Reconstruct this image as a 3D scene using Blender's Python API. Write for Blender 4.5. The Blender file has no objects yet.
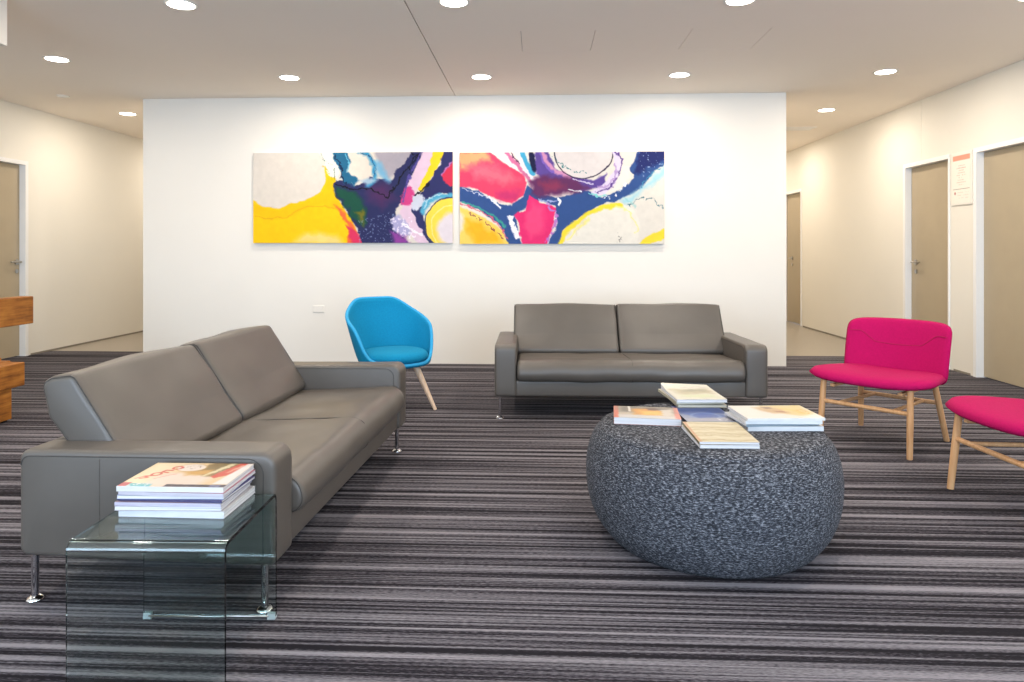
import bpy, bmesh, math, random
import numpy as np
from mathutils import Vector, Matrix, noise as mnoise

S = bpy.context.scene
COL = S.collection
R = math.radians

# ------------------------------------------------------------------ camera, world, light, exposure
cam_d = bpy.data.cameras.new('camera')
cam = bpy.data.objects.new('camera', cam_d)
COL.objects.link(cam)
cam.location = (0, 0, 1.16)
cam.rotation_euler = (R(90), 0, R(2.6))
cam_d.sensor_width = 36.0
cam_d.lens = 36.0 * 700 / 1024
cam_d.shift_x = 6 / 1024
cam_d.shift_y = -91 / 1024
cam_d.clip_start = 0.05
S.camera = cam

S.view_settings.view_transform = 'Standard'
S.view_settings.look = 'None'
S.view_settings.gamma = 1.0
S.view_settings.use_curve_mapping = False
S.view_settings.exposure = 1.2
S.cycles.use_denoising = True
S.cycles.max_bounces = 10
S.cycles.diffuse_bounces = 5
S.cycles.glossy_bounces = 4
S.cycles.transmission_bounces = 10
S.cycles.transparent_max_bounces = 10
S.cycles.caustics_reflective = False
S.cycles.caustics_refractive = True
S.cycles.sample_clamp_indirect = 6.0

W = bpy.data.worlds.new('daylight')
S.world = W
W.use_nodes = True
W.node_tree.nodes['Background'].inputs[0].default_value = (0.62, 0.78, 1.0, 1)
W.node_tree.nodes['Background'].inputs[1].default_value = 1.0

DAY_POWER = 105.0      # each of the two big windows behind the camera
LAMP_POWER = 7.5
LAMP_COL = (1.0, 0.89, 0.76)
CEIL = 2.73


def area(name, loc, rot, sx, sy, power, col):
    l = bpy.data.lights.new(name, 'AREA')
    l.shape = 'RECTANGLE'
    l.size = sx
    l.size_y = sy
    l.energy = power
    l.color = col
    o = bpy.data.objects.new(name, l)
    o.location = loc
    o.rotation_euler = rot
    COL.objects.link(o)
    return o


# daylight entering through the two big windows in the wall behind the camera
area('window_daylight', (-2.6, -2.35, 1.45), (R(90), 0, 0), 4.0, 2.1, DAY_POWER, (0.62, 0.79, 1.0))
area('window_daylight', (2.2, -2.35, 1.45), (R(90), 0, 0), 3.0, 2.1, DAY_POWER, (0.62, 0.79, 1.0))


# ------------------------------------------------------------------ materials
def srgb(c):
    if isinstance(c, str):
        c = tuple(int(c[i:i + 2], 16) / 255 for i in (0, 2, 4))
    return tuple((x / 12.92 if x <= 0.04045 else ((x + 0.055) / 1.055) ** 2.4) for x in c)


def mat(name, col='ffffff', rough=0.5, metal=0.0, noise=None, bump=None, coords='Object', **kw):
    """noise=(scale, amount, detail) varies the colour; bump=(scale, strength, distance)"""
    m = bpy.data.materials.new(name)
    m.use_nodes = True
    nt = m.node_tree
    N, L = nt.nodes, nt.links
    b = N['Principled BSDF']
    c = srgb(col)
    b.inputs['Base Color'].default_value = (*c, 1)
    b.inputs['Roughness'].default_value = rough
    b.inputs['Metallic'].default_value = metal
    for k, v in kw.items():
        b.inputs[k.replace('_', ' ')].default_value = v
    tc = N.new('ShaderNodeTexCoord')
    if noise:
        n = N.new('ShaderNodeTexNoise')
        n.inputs['Scale'].default_value = noise[0]
        n.inputs['Detail'].default_value = noise[2] if len(noise) > 2 else 3
        L.new(tc.outputs[coords], n.inputs['Vector'])
        r = N.new('ShaderNodeValToRGB')
        a = noise[1]
        r.color_ramp.elements[0].position = 0.3
        r.color_ramp.elements[1].position = 0.7
        r.color_ramp.elements[0].color = (*[x * (1 - a) for x in c], 1)
        r.color_ramp.elements[1].color = (*[min(1, x * (1 + a)) for x in c], 1)
        L.new(n.outputs['Fac'], r.inputs['Fac'])
        L.new(r.outputs['Color'], b.inputs['Base Color'])
    if bump:
        n = N.new('ShaderNodeTexNoise')
        n.inputs['Scale'].default_value = bump[0]
        n.inputs['Detail'].default_value = 4
        L.new(tc.outputs[coords], n.inputs['Vector'])
        bp = N.new('ShaderNodeBump')
        bp.inputs['Strength'].default_value = bump[1]
        bp.inputs['Distance'].default_value = bump[2]
        L.new(n.outputs['Fac'], bp.inputs['Height'])
        L.new(bp.outputs['Normal'], b.inputs['Normal'])
    return m


def streak_mat(name, scale, stops, rough=0.9, fine=None, detail=4.0, bump=0.0, bdist=0.004, coords='Object', rot=(0, 0, 0)):
    """stretched noise -> colour ramp; stops=[(pos, hex)]; fine=(scale3, amount) multiplies a fine fibre noise in"""
    m = bpy.data.materials.new(name)
    m.use_nodes = True
    N, L = m.node_tree.nodes, m.node_tree.links
    b = N['Principled BSDF']
    b.inputs['Roughness'].default_value = rough
    b.inputs['Specular IOR Level'].default_value = 0.25
    tc = N.new('ShaderNodeTexCoord')
    mp = N.new('ShaderNodeMapping')
    mp.inputs['Scale'].default_value = scale
    mp.inputs['Rotation'].default_value = rot
    L.new(tc.outputs[coords], mp.inputs['Vector'])
    n = N.new('ShaderNodeTexNoise')
    n.inputs['Scale'].default_value = 1
    n.inputs['Detail'].default_value = detail
    n.inputs['Roughness'].default_value = 0.6
    L.new(mp.outputs['Vector'], n.inputs['Vector'])
    r = N.new('ShaderNodeValToRGB')
    cr = r.color_ramp
    while len(cr.elements) < len(stops):
        cr.elements.new(0.5)
    for e, (p, h) in zip(cr.elements, stops):
        e.position = p
        e.color = (*srgb(h), 1)
    last = n.outputs['Fac']
    if fine:
        mp2 = N.new('ShaderNodeMapping')
        mp2.inputs['Scale'].default_value = fine[0]
        L.new(tc.outputs[coords], mp2.inputs['Vector'])
        n2 = N.new('ShaderNodeTexNoise')
        n2.inputs['Scale'].default_value = 1
        n2.inputs['Detail'].default_value = 3
        L.new(mp2.outputs['Vector'], n2.inputs['Vector'])
        s = N.new('ShaderNodeMath')
        s.operation = 'SUBTRACT'
        s.inputs[1].default_value = 0.5
        L.new(n2.outputs['Fac'], s.inputs[0])
        ma = N.new('ShaderNodeMath')
        ma.operation = 'MULTIPLY_ADD'
        ma.inputs[1].default_value = fine[1]
        L.new(s.outputs[0], ma.inputs[0])
        L.new(last, ma.inputs[2])
        last = ma.outputs[0]
    L.new(last, r.inputs['Fac'])
    L.new(r.outputs['Color'], b.inputs['Base Color'])
    if bump:
        bp = N.new('ShaderNodeBump')
        bp.inputs['Strength'].default_value = bump
        bp.inputs['Distance'].default_value = bdist
        L.new(last, bp.inputs['Height'])
        L.new(bp.outputs['Normal'], b.inputs['Normal'])
    return m


def attr_mat(name, rough=0.5, spec=0.5, bump=None):
    m = bpy.data.materials.new(name)
    m.use_nodes = True
    N, L = m.node_tree.nodes, m.node_tree.links
    b = N['Principled BSDF']
    b.inputs['Roughness'].default_value = rough
    b.inputs['Specular IOR Level'].default_value = spec
    a = N.new('ShaderNodeAttribute')
    a.attribute_name = 'paint'
    L.new(a.outputs['Color'], b.inputs['Base Color'])
    if bump:
        tc = N.new('ShaderNodeTexCoord')
        n = N.new('ShaderNodeTexNoise')
        n.inputs['Scale'].default_value = bump[0]
        L.new(tc.outputs['Object'], n.inputs['Vector'])
        bp = N.new('ShaderNodeBump')
        bp.inputs['Strength'].default_value = bump[1]
        bp.inputs['Distance'].default_value = 0.001
        L.new(n.outputs['Fac'], bp.inputs['Height'])
        L.new(bp.outputs['Normal'], b.inputs['Normal'])
    return m


M = {}
M['wall'] = mat('wall_paint', 'e4dfd6', 0.75, noise=(1.5, 0.01), bump=(180, 0.05, 0.001))
M['wall_side'] = mat('cream_wall_paint', 'e6e1d5', 0.7, noise=(1.5, 0.01), bump=(180, 0.05, 0.001))
M['ceiling'] = mat('ceiling_paint', 'f5ebde', 0.85, noise=(1.0, 0.01), bump=(200, 0.05, 0.001))
M['gap'] = mat('ceiling_void', '8d857c', 0.9, noise=(8, 0.1))
M['frame'] = mat('door_frame_paint', 'ecebe8', 0.45, noise=(3, 0.01))
M['door'] = mat('door_laminate', 'ab9c82', 0.45, noise=(6, 0.02), bump=(90, 0.06, 0.001))
M['vinyl'] = mat('vinyl_floor', 'a0978a', 0.35, noise=(25, 0.04), bump=(60, 0.04, 0.001))
M['skirt'] = mat('skirting', '8a8274', 0.5, noise=(5, 0.03))
M['steel'] = mat('brushed_steel', 'b9b7b3', 0.28, 1.0, noise=(60, 0.05))
M['chrome'] = mat('chrome', 'd8d8da', 0.08, 1.0, noise=(60, 0.02))
M['leather'] = mat('taupe_leather', '524c46', 0.42, noise=(7, 0.05, 4), bump=(320, 0.22, 0.0012))
M['seam'] = mat('leather_seam', '37332f', 0.6, noise=(60, 0.1))
M['black'] = mat('black_cloth', '17171a', 0.9, noise=(60, 0.2))
M['beech'] = streak_mat('beech_wood', (60, 60, 4), [(0.3, 'b98a5e'), (0.7, 'd3a679')], 0.45, detail=3)
M['ash'] = streak_mat('pale_ash_wood', (60, 60, 4), [(0.3, 'd0b094'), (0.7, 'e6ccb2')], 0.45, detail=3)
M['timber'] = streak_mat('rustic_timber', (26, 3, 40), [(0.25, '6b3c12'), (0.5, '9a6024'), (0.75, 'b97c35')], 0.55,
                         fine=((9, 9, 9), 0.45), bump=0.25)
M['pink'] = mat('pink_wool', 'a6004f', 0.85, noise=(90, 0.07, 3), bump=(420, 0.35, 0.002), Specular_IOR_Level=0.2)
M['pink_seam'] = mat('pink_seam', '9c0842', 0.9, noise=(90, 0.1))
M['blue'] = mat('blue_wool', '067da6', 0.85, noise=(90, 0.06, 3), bump=(420, 0.3, 0.002), Specular_IOR_Level=0.2)
M['blue_pipe'] = mat('blue_piping', '2295c6', 0.8, noise=(90, 0.05))
M['plate'] = mat('white_plastic', 'e9e4da', 0.4, noise=(10, 0.01))
M['paper'] = streak_mat('page_edges', (2, 2, 900), [(0.3, 'a3a1a6'), (0.7, 'd6d4d4')], 0.8, detail=2)
M['paper_warm'] = streak_mat('page_edges_warm', (2, 2, 900), [(0.3, '9f9888'), (0.7, 'cdc6b6')], 0.8, detail=2)
M['print'] = attr_mat('printed_cover', 0.3, 0.5)
M['paint'] = attr_mat('acrylic_painting', 0.55, 0.15, bump=(60, 0.2))
M['canvas'] = mat('canvas_edge', 'd9d2c6', 0.8, noise=(50, 0.03))
M['carpet'] = None
M['melange'] = streak_mat('melange_knit', (90, 90, 290), [(0.33, '18191d'), (0.46, '2d2f35'), (0.55, '4a4c53'), (0.70, '87888d')],
                          0.95, detail=2.0, bump=0.5, bdist=0.004, fine=((300, 300, 500), 0.25))


def carpet_mat():
    m = bpy.data.materials.new('striped_carpet')
    m.use_nodes = True
    N, L = m.node_tree.nodes, m.node_tree.links
    b = N['Principled BSDF']
    b.inputs['Roughness'].default_value = 0.95
    b.inputs['Specular IOR Level'].default_value = 0.1
    tc = N.new('ShaderNodeTexCoord')

    def nz(sc, det, rough=0.5):
        mp = N.new('ShaderNodeMapping')
        mp.inputs['Scale'].default_value = sc
        L.new(tc.outputs['Object'], mp.inputs['Vector'])
        n = N.new('ShaderNodeTexNoise')
        n.inputs['Scale'].default_value = 1
        n.inputs['Detail'].default_value = det
        n.inputs['Roughness'].default_value = rough
        L.new(mp.outputs['Vector'], n.inputs['Vector'])
        return n.outputs['Fac']

    def mix(a, ka, bb, kb):      # a*ka + b*kb
        x = N.new('ShaderNodeMath'); x.operation = 'MULTIPLY'; L.new(a, x.inputs[0]); x.inputs[1].default_value = ka
        y = N.new('ShaderNodeMath'); y.operation = 'MULTIPLY_ADD'; L.new(bb, y.inputs[0]); y.inputs[1].default_value = kb
        L.new(x.outputs[0], y.inputs[2])
        return y.outputs[0]
    broad = nz((0.25, 25, 1), 1.5)           # dark and pale bands
    lines = nz((0.5, 95, 1), 2.0)            # single thin yarn lines
    fibre = nz((55, 330, 1), 2.5)            # tufts
    v = mix(broad, 0.55, lines, 0.45)
    v2 = mix(v, 1.0, fibre, 0.26)
    r = N.new('ShaderNodeValToRGB')
    cr = r.color_ramp
    for _ in range(2):
        cr.elements.new(0.5)
    for e, (p, h) in zip(cr.elements, [(0.575, '1d1b1f'), (0.60, '353137'), (0.64, '504d52'), (0.76, '837f84')]):
        e.position = p
        e.color = (*srgb(h), 1)
    L.new(v2, r.inputs['Fac'])
    L.new(r.outputs['Color'], b.inputs['Base Color'])
    bp = N.new('ShaderNodeBump')
    bp.inputs['Strength'].default_value = 0.5
    bp.inputs['Distance'].default_value = 0.004
    L.new(v2, bp.inputs['Height'])
    L.new(bp.outputs['Normal'], b.inputs['Normal'])
    return m


M['carpet'] = carpet_mat()


def emit_mat(name, col, s):
    m = bpy.data.materials.new(name)
    m.use_nodes = True
    b = m.node_tree.nodes['Principled BSDF']
    b.inputs['Base Color'].default_value = (0.8, 0.8, 0.8, 1)
    b.inputs['Emission Color'].default_value = (*col, 1)
    b.inputs['Emission Strength'].default_value = s
    return m


M['lamp'] = emit_mat('lamp_diffuser', (1.0, 0.93, 0.82), 9.0)


def glass_mat():
    m = bpy.data.materials.new('table_glass')
    m.use_nodes = True
    N, L = m.node_tree.nodes, m.node_tree.links
    b = N['Principled BSDF']
    b.inputs['Base Color'].default_value = (1, 1, 1, 1)
    b.inputs['Roughness'].default_value = 0.0
    b.inputs['IOR'].default_value = 1.5
    b.inputs['Transmission Weight'].default_value = 1.0
    out = N['Material Output']
    v = N.new('ShaderNodeVolumeAbsorption')
    v.inputs['Color'].default_value = (0.35, 0.82, 0.74, 1)
    v.inputs['Density'].default_value = 22.0
    L.new(v.outputs[0], out.inputs['Volume'])
    return m


M['glass'] = glass_mat()


def pane_mat():
    m = bpy.data.materials.new('window_glass')
    m.use_nodes = True
    b = m.node_tree.nodes['Principled BSDF']
    b.inputs['Roughness'].default_value = 0.0
    b.inputs['IOR'].default_value = 1.45
    b.inputs['Transmission Weight'].default_value = 1.0
    return m


M['pane'] = pane_mat()


# ------------------------------------------------------------------ helpers
def empty(name, loc=(0, 0, 0), rz=0.0):
    o = bpy.data.objects.new(name, None)
    o.location = loc
    o.rotation_euler = (0, 0, rz)
    o.empty_display_size = 0.1
    COL.objects.link(o)
    return o


def tag(o, label, cat, group=None, kind=None):
    o['label'] = label
    o['category'] = cat
    if group:
        o['group'] = group
    if kind:
        o['kind'] = kind
    return o


def struct(o):
    o['kind'] = 'structure'
    return o


def link(name, bm, m, parent=None, smooth=False, angle=None, loc=None, rot=None):
    me = bpy.data.meshes.new(name)
    bmesh.ops.recalc_face_normals(bm, faces=bm.faces)
    bm.to_mesh(me)
    bm.free()
    if m:
        me.materials.append(m)
    if smooth or angle:
        for p in me.polygons:
            p.use_smooth = True
        if angle:
            me.set_sharp_from_angle(angle=R(angle))
    o = bpy.data.objects.new(name, me)
    COL.objects.link(o)
    if parent:
        o.parent = parent
    if loc:
        o.location = loc
    if rot:
        o.rotation_euler = rot
    return o


def box(bm, x0, x1, y0, y1, z0, z1, bevel=0.0, seg=2):
    r = bmesh.ops.create_cube(bm, size=1)
    vs = r['verts']
    for v in vs:
        v.co = Vector(((x0 + x1) / 2 + v.co.x * (x1 - x0), (y0 + y1) / 2 + v.co.y * (y1 - y0), (z0 + z1) / 2 + v.co.z * (z1 - z0)))
    if bevel:
        es = list({e for v in vs for e in v.link_edges})
        bmesh.ops.bevel(bm, geom=es, offset=bevel, segments=seg, affect='EDGES', profile=0.5)


def tube(bm, pts, rad, n=12, cap=True):
    """round tube along pts; rad number or list"""
    pts = [Vector(p) for p in pts]
    k = len(pts)
    rads = rad if isinstance(rad, (list, tuple)) else [rad] * k
    rings = []
    prev = None
    for i, p in enumerate(pts):
        t = (pts[min(i + 1, k - 1)] - pts[max(i - 1, 0)]).normalized()
        if prev is None:
            a = Vector((0, 0, 1)) if abs(t.z) < 0.9 else Vector((1, 0, 0))
            u = t.cross(a).normalized()
        else:
            u = (prev - t * prev.dot(t)).normalized()
        prev = u
        w = t.cross(u)
        rings.append([bm.verts.new(p + (u * math.cos(2 * math.pi * j / n) + w * math.sin(2 * math.pi * j / n)) * rads[i]) for j in range(n)])
    for a, b in zip(rings, rings[1:]):
        for j in range(n):
            bm.faces.new((a[j], a[(j + 1) % n], b[(j + 1) % n], b[j]))
    if cap:
        bm.faces.new(rings[0])
        bm.faces.new(rings[-1][::-1])


def lathe(bm, prof, n=48, c=(0, 0, 0)):
    """prof = [(r, z)], r = 0 closes"""
    rings = []
    for r, z in prof:
        if r < 1e-6:
            rings.append([bm.verts.new((c[0], c[1], c[2] + z))])
        else:
            rings.append([bm.verts.new((c[0] + r * math.cos(2 * math.pi * j / n), c[1] + r * math.sin(2 * math.pi * j / n), c[2] + z)) for j in range(n)])
    for a, b in zip(rings, rings[1:]):
        for j in range(n):
            if len(a) == 1 and len(b) > 1:
                bm.faces.new((a[0], b[j], b[(j + 1) % n]))
            elif len(b) == 1 and len(a) > 1:
                bm.faces.new((a[j], a[(j + 1) % n], b[0]))
            elif len(a) > 1:
                bm.faces.new((a[j], a[(j + 1) % n], b[(j + 1) % n], b[j]))


def round_poly(pts, rad, seg=6):
    """2D polygon with rounded corners; rad number or list"""
    n = len(pts)
    out = []
    for i in range(n):
        p = Vector(pts[i])
        a = Vector(pts[i - 1])
        b = Vector(pts[(i + 1) % n])
        r = rad[i] if isinstance(rad, (list, tuple)) else rad
        u = (a - p)
        v = (b - p)
        lu, lv = u.length, v.length
        u.normalize()
        v.normalize()
        ang = math.acos(max(-1, min(1, u.dot(v))))
        if r < 1e-5 or ang > 3.1:
            out.append(tuple(p))
            continue
        d = min(r / math.tan(ang / 2), lu * 0.48, lv * 0.48)
        rr = d * math.tan(ang / 2)
        c = p + (u + v).normalized() * (rr / math.sin(ang / 2))
        s = p + u * d - c
        e = p + v * d - c
        a0 = math.atan2(s.y, s.x)
        a1 = math.atan2(e.y, e.x)
        da = (a1 - a0 + math.pi) % (2 * math.pi) - math.pi
        for k in range(seg + 1):
            t = a0 + da * k / seg
            out.append((c.x + rr * math.cos(t), c.y + rr * math.sin(t)))
    return out


def densify(pts, step):
    out = []
    n = len(pts)
    for i in range(n):
        a = Vector(pts[i])
        b = Vector(pts[(i + 1) % n])
        k = max(1, int((b - a).length / step))
        for j in range(k):
            out.append(tuple(a.lerp(b, j / k)))
    return out


def loft_x(bm, prof, x0, x1, er=0.03, puff=0.0, wr=0.0, seed=0.0, ns=14, wscale=5.0):
    """closed (y,z) profile extruded along x with rounded ends (er), puffed by `puff` at the middle, wrinkled by wr"""
    n = len(prof)
    cy = sum(p[0] for p in prof) / n
    cz = sum(p[1] for p in prof) / n
    P = [Vector(p) for p in prof]
    nor = []
    area2 = sum(P[i - 1].x * P[i].y - P[i].x * P[i - 1].y for i in range(n))
    sg = 1 if area2 > 0 else -1
    for i in range(n):
        t = (P[(i + 1) % n] - P[i - 1])
        if t.length < 1e-9:
            t = Vector((1, 0))
        t.normalize()
        nor.append(Vector((t.y, -t.x)) * sg)
    st = []
    for k in range(5):
        a = math.pi / 2 * k / 4
        st.append((er * (1 - math.sin(a)), er * (1 - math.cos(a))))     # (inset, x offset)
    xs = [(x0 + o, i) for i, o in st]
    for k in range(1, ns):
        t = k / ns
        xs.append((x0 + er + (x1 - x0 - 2 * er) * t, 0.0))
    xs += [(x1 - o, i) for i, o in reversed(st)]
    rings = []
    for x, ins in xs:
        t = (x - x0) / (x1 - x0)
        pf = puff * (1 - (2 * t - 1) ** 4)
        ring = []
        for i in range(n):
            q = P[i] + nor[i] * (pf - ins)
            if wr:
                q = q + nor[i] * (wr * mnoise.noise(Vector((x * wscale + seed, P[i].x * wscale * 1.5, P[i].y * wscale * 1.5 + seed))))
            ring.append(bm.verts.new((x, q.x, q.y)))
        rings.append(ring)
    for a, b in zip(rings, rings[1:]):
        for j in range(n):
            bm.faces.new((a[j], a[(j + 1) % n], b[(j + 1) % n], b[j]))
    for ring, flip in ((rings[0], 0), (rings[-1], 1)):
        bm.faces.new(ring)


def inset_loop(prof, d):
    P = [Vector(p) for p in prof]
    n = len(P)
    area2 = sum(P[i - 1].x * P[i].y - P[i].x * P[i - 1].y for i in range(n))
    sg = 1 if area2 > 0 else -1
    out = []
    for i in range(n):
        t = (P[(i + 1) % n] - P[i - 1]).normalized()
        out.append(P[i] - Vector((t.y, -t.x)) * sg * d)
    return out


def pad(bm, fn, thick, n=20, p=5.0):
    """pillow-edged slab; (u,v) in a rounded square, fn(u,v,h) -> point, h = offset along thickness"""
    def sq(u, v):
        # square -> superellipse
        m = max(abs(u), abs(v))
        if m < 1e-9:
            return 0.0, 0.0, 0.0
        L_ = (abs(u) ** p + abs(v) ** p) ** (1 / p)
        k = m / L_
        return u * k, v * k, m
    top, bot = {}, {}
    for i in range(n + 1):
        for j in range(n + 1):
            u = math.sin((i / n - 0.5) * math.pi) * 0.35 + (2 * i / n - 1) * 0.65
            v = math.sin((j / n - 0.5) * math.pi) * 0.35 + (2 * j / n - 1) * 0.65
            a, b, m = sq(u, v)
            h = thick / 2 * max(0.0, 1 - m ** 8) ** 0.5
            edge = i in (0, n) or j in (0, n)
            top[i, j] = bm.verts.new(fn(a, b, h))
            bot[i, j] = top[i, j] if edge else bm.verts.new(fn(a, b, -h))
    for i in range(n):
        for j in range(n):
            bm.faces.new((top[i, j], top[i + 1, j], top[i + 1, j + 1], top[i, j + 1]))
            bm.faces.new((bot[i, j], bot[i, j + 1], bot[i + 1, j + 1], bot[i + 1, j]))


def dup(root, loc=None, rz=None):
    c = root.copy()
    COL.objects.link(c)
    if loc is not None:
        c.location = loc
    if rz is not None:
        c.rotation_euler = (0, 0, rz)
    for ch in list(root.children):
        d = dup(ch)
        d.parent = c
    return c


# ------------------------------------------------------------------ the setting
WY = 7.10           # white wall block front
WX0, WX1 = -4.10, 2.475
RX, LX = 4.0, -5.6
YB, YF = -2.5, 13.0


def wall_x(name, x, side, openings, m, th=0.14, top=CEIL + 0.05):
    """wall on plane x running along y, with door openings [(y0, y1, h)]; side=+1: body lies at x..x+th"""
    bm = bmesh.new()
    xa, xb = (x, x + th) if side > 0 else (x - th, x)
    y = YB
    for (a, b, h) in sorted(openings):
        box(bm, xa, xb, y, a, 0, top)
        box(bm, xa, xb, a, b, h, top)
        y = b
    box(bm, xa, xb, y, YF, 0, top)
    return struct(link(name, bm, m))


doors_R = [(5.35, 6.585, 2.07), (6.99, 7.82, 2.07), (10.82, 11.62, 2.07)]
doors_L = [(6.52, 7.42, 2.11)]
wall_x('wall_right', RX, 1, doors_R, M['wall_side'])
wall_x('wall_left', LX, -1, doors_L, M['wall_side'])

bm = bmesh.new()
box(bm, WX0, WX1, WY, YF, 0, CEIL + 0.05)
struct(link('wall_center', bm, M['wall']))
bm = bmesh.new()
box(bm, LX - 0.14, RX + 0.14, YF, YF + 0.14, 0, CEIL + 0.05)
struct(link('wall_back', bm, M['wall_side']))

# wall behind the camera with two wide windows
bm = bmesh.new()
wins = [(-4.6, -0.6), (0.7, 3.7)]
x = LX - 0.14
for a, b in wins:
    box(bm, x, a, YB - 0.14, YB, 0, CEIL + 0.05)
    box(bm, a, b, YB - 0.14, YB, 0, 0.4)
    box(bm, a, b, YB - 0.14, YB, 2.5, CEIL + 0.05)
    x = b
box(bm, x, RX + 0.14, YB - 0.14, YB, 0, CEIL + 0.05)
struct(link('wall_front', bm, M['wall_side']))
for i, (a, b) in enumerate(wins):
    bm = bmesh.new()
    for (xa, xb, za, zb) in [(a, b, 0.4, 0.46), (a, b, 2.44, 2.5), (a, a + 0.06, 0.46, 2.44), (b - 0.06, b, 0.46, 2.44), ((a + b) / 2 - 0.03, (a + b) / 2 + 0.03, 0.46, 2.44)]:
        box(bm, xa, xb, YB - 0.10, YB - 0.04, za, zb)
    w = struct(link('window_%d' % (i + 1), bm, M['frame']))
    bm = bmesh.new()
    box(bm, a + 0.06, b - 0.06, YB - 0.076, YB - 0.064, 0.46, 2.44)
    link('window_pane', bm, M['pane'], w)

# floors
bm = bmesh.new()
CE = 7.80
box(bm, LX - 0.14, RX + 0.14, YB - 0.14, CE, -0.10, 0.0)
struct(link('floor', bm, M['carpet']))
bm = bmesh.new()
box(bm, LX - 0.14, RX + 0.14, CE, YF + 0.14, -0.10, -0.002)
struct(link('floor_vinyl', bm, M['vinyl']))

# ceiling: plasterboard with one open joint line and two flush access panels
GX = -0.84
hatch = [(-0.12, 0.41, 5.02, 5.51), (1.10, 1.65, 5.05, 5.53)]
G = 0.004
bm = bmesh.new()
cx0, cx1 = LX - 0.14, RX + 0.14
box(bm, cx0, GX - 0.004, YB - 0.14, YF + 0.14, CEIL, CEIL + 0.02)
box(bm, GX + 0.004, cx1, YB - 0.14, 5.02 - G, CEIL, CEIL + 0.02)
box(bm, GX + 0.004, cx1, 5.53 + G, YF + 0.14, CEIL, CEIL + 0.02)
h0, h1 = hatch
box(bm, GX + 0.004, h0[0] - G, 5.02 - G, 5.53 + G, CEIL, CEIL + 0.02)
box(bm, h0[1] + G, h1[0] - G, 5.02 - G, 5.53 + G, CEIL, CEIL + 0.02)
box(bm, h1[1] + G, cx1, 5.02 - G, 5.53 + G, CEIL, CEIL + 0.02)
struct(link('ceiling', bm, M['ceiling']))
bm = bmesh.new()
box(bm, cx0, cx1, YB - 0.14, YF + 0.14, CEIL + 0.045, CEIL + 0.06)
struct(link('ceiling_slab', bm, M['gap']))
for (a, b, c, d), lb in zip(hatch, ('flush ceiling access panel near the middle of the ceiling, left of its twin',
                                    'flush ceiling access panel right of the ceiling middle, nearer the right downlights')):
    bm = bmesh.new()
    box(bm, a, b, 5.02 - G + 0.001, 5.53 + G - 0.001, CEIL + 0.0005, CEIL + 0.02)
    tag(link('access_panel', bm, M['ceiling']), lb, 'access panel', 'ceiling access panels')

# hanging bulkhead at the left edge
bm = bmesh.new()
box(bm, -3.62, -3.30, 1.2, 4.215, 2.43, CEIL - 0.0005, 0.004)
struct(link('trim_1', bm, M['wall']))

# slim shadow-line skirting of the corridor walls
for nm, x, sd, ops in (('baseboard_right', RX, -1, doors_R), ('baseboard_left', LX, 1, doors_L)):
    bm = bmesh.new()
    y = YB
    for a, b, h in sorted(ops):
        box(bm, min(x, x + sd * 0.006), max(x, x + sd * 0.006), y + 0.01, a - 0.07, 0.0, 0.018)
        y = b + 0.07
    box(bm, min(x, x + sd * 0.006), max(x, x + sd * 0.006), y, YF, 0.0, 0.018)
    struct(link(nm, bm, M['skirt']))
# vertical panel joints on the right wall
for k, y in enumerate((7.50,)):
    bm = bmesh.new()
    box(bm, RX - 0.003, RX + 0.001, y - 0.012, y + 0.012, 2.12, CEIL)
    struct(link('trim_2', bm, M['wall_side']))


def door(n, x, sd, y0, y1, h, handle_y):
    """sd: direction of the wall body (+1 right wall); leaf recessed in the wall thickness"""
    d = empty('door_%d' % n, (x, (y0 + y1) / 2, 0))
    struct(d)
    yc = (y0 + y1) / 2
    lx = sd * 0.055
    bm = bmesh.new()
    box(bm, min(lx, lx + sd * 0.04), max(lx, lx + sd * 0.04), y0 - yc + 0.016, y1 - yc - 0.024, 0.008, h - 0.025, 0.002, 1)
    link('door_leaf', bm, M['door'], d)
    bm = bmesh.new()
    xo = -sd * 0.012
    xi = sd * 0.135
    for (a, b, c, e) in ((y0 - yc, y0 - yc + 0.014, 0, h), (y1 - yc - 0.022, y1 - yc, 0, h), (y0 - yc + 0.014, y1 - yc - 0.022, h - 0.022, h)):
        box(bm, min(xo, xi), max(xo, xi), a, b, c, e)
    # thin face architrave
    t = sd * 0.001
    for (a, b, c, e) in ((y0 - yc - 0.006, y0 - yc, 0, h + 0.022), (y1 - yc, y1 - yc + 0.022, 0, h + 0.022), (y0 - yc, y1 - yc, h, h + 0.022)):
        box(bm, min(xo, -t), max(xo, -t), a, b, c, e)
    link('door_frame', bm, M['frame'], d)
    if handle_y is not None:
        hy = handle_y - yc
        dirn = -1 if handle_y > yc else 1
        bm = bmesh.new()
        fx = lx
        # rose, neck, lever
        tube(bm, [(fx, hy, 1.03), (fx - sd * 0.012, hy, 1.03)], 0.027, 20)
        tube(bm, [(fx - sd * 0.012, hy, 1.03), (fx - sd * 0.05, hy, 1.03)], 0.010, 12)
        tube(bm, [(fx - sd * 0.05, hy - dirn * 0.008, 1.03), (fx - sd * 0.05, hy + dirn * 0.11, 1.03), (fx - sd * 0.042, hy + dirn * 0.13, 1.03)], 0.0095, 12)
        link('door_handle', bm, M['steel'], d, angle=40)
        bm = bmesh.new()
        tube(bm, [(fx, hy, 0.93), (fx - sd * 0.008, hy, 0.93)], 0.022, 20)
        link('lock_escutcheon', bm, M['steel'], d, angle=40)
    return d


door(1, RX, 1, *doors_R[0], None)
door(2, RX, 1, *doors_R[1], 7.70)
door(3, RX, 1, *doors_R[2], 11.36)
door(4, LX, -1, *doors_L[0], 7.35)


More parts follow.
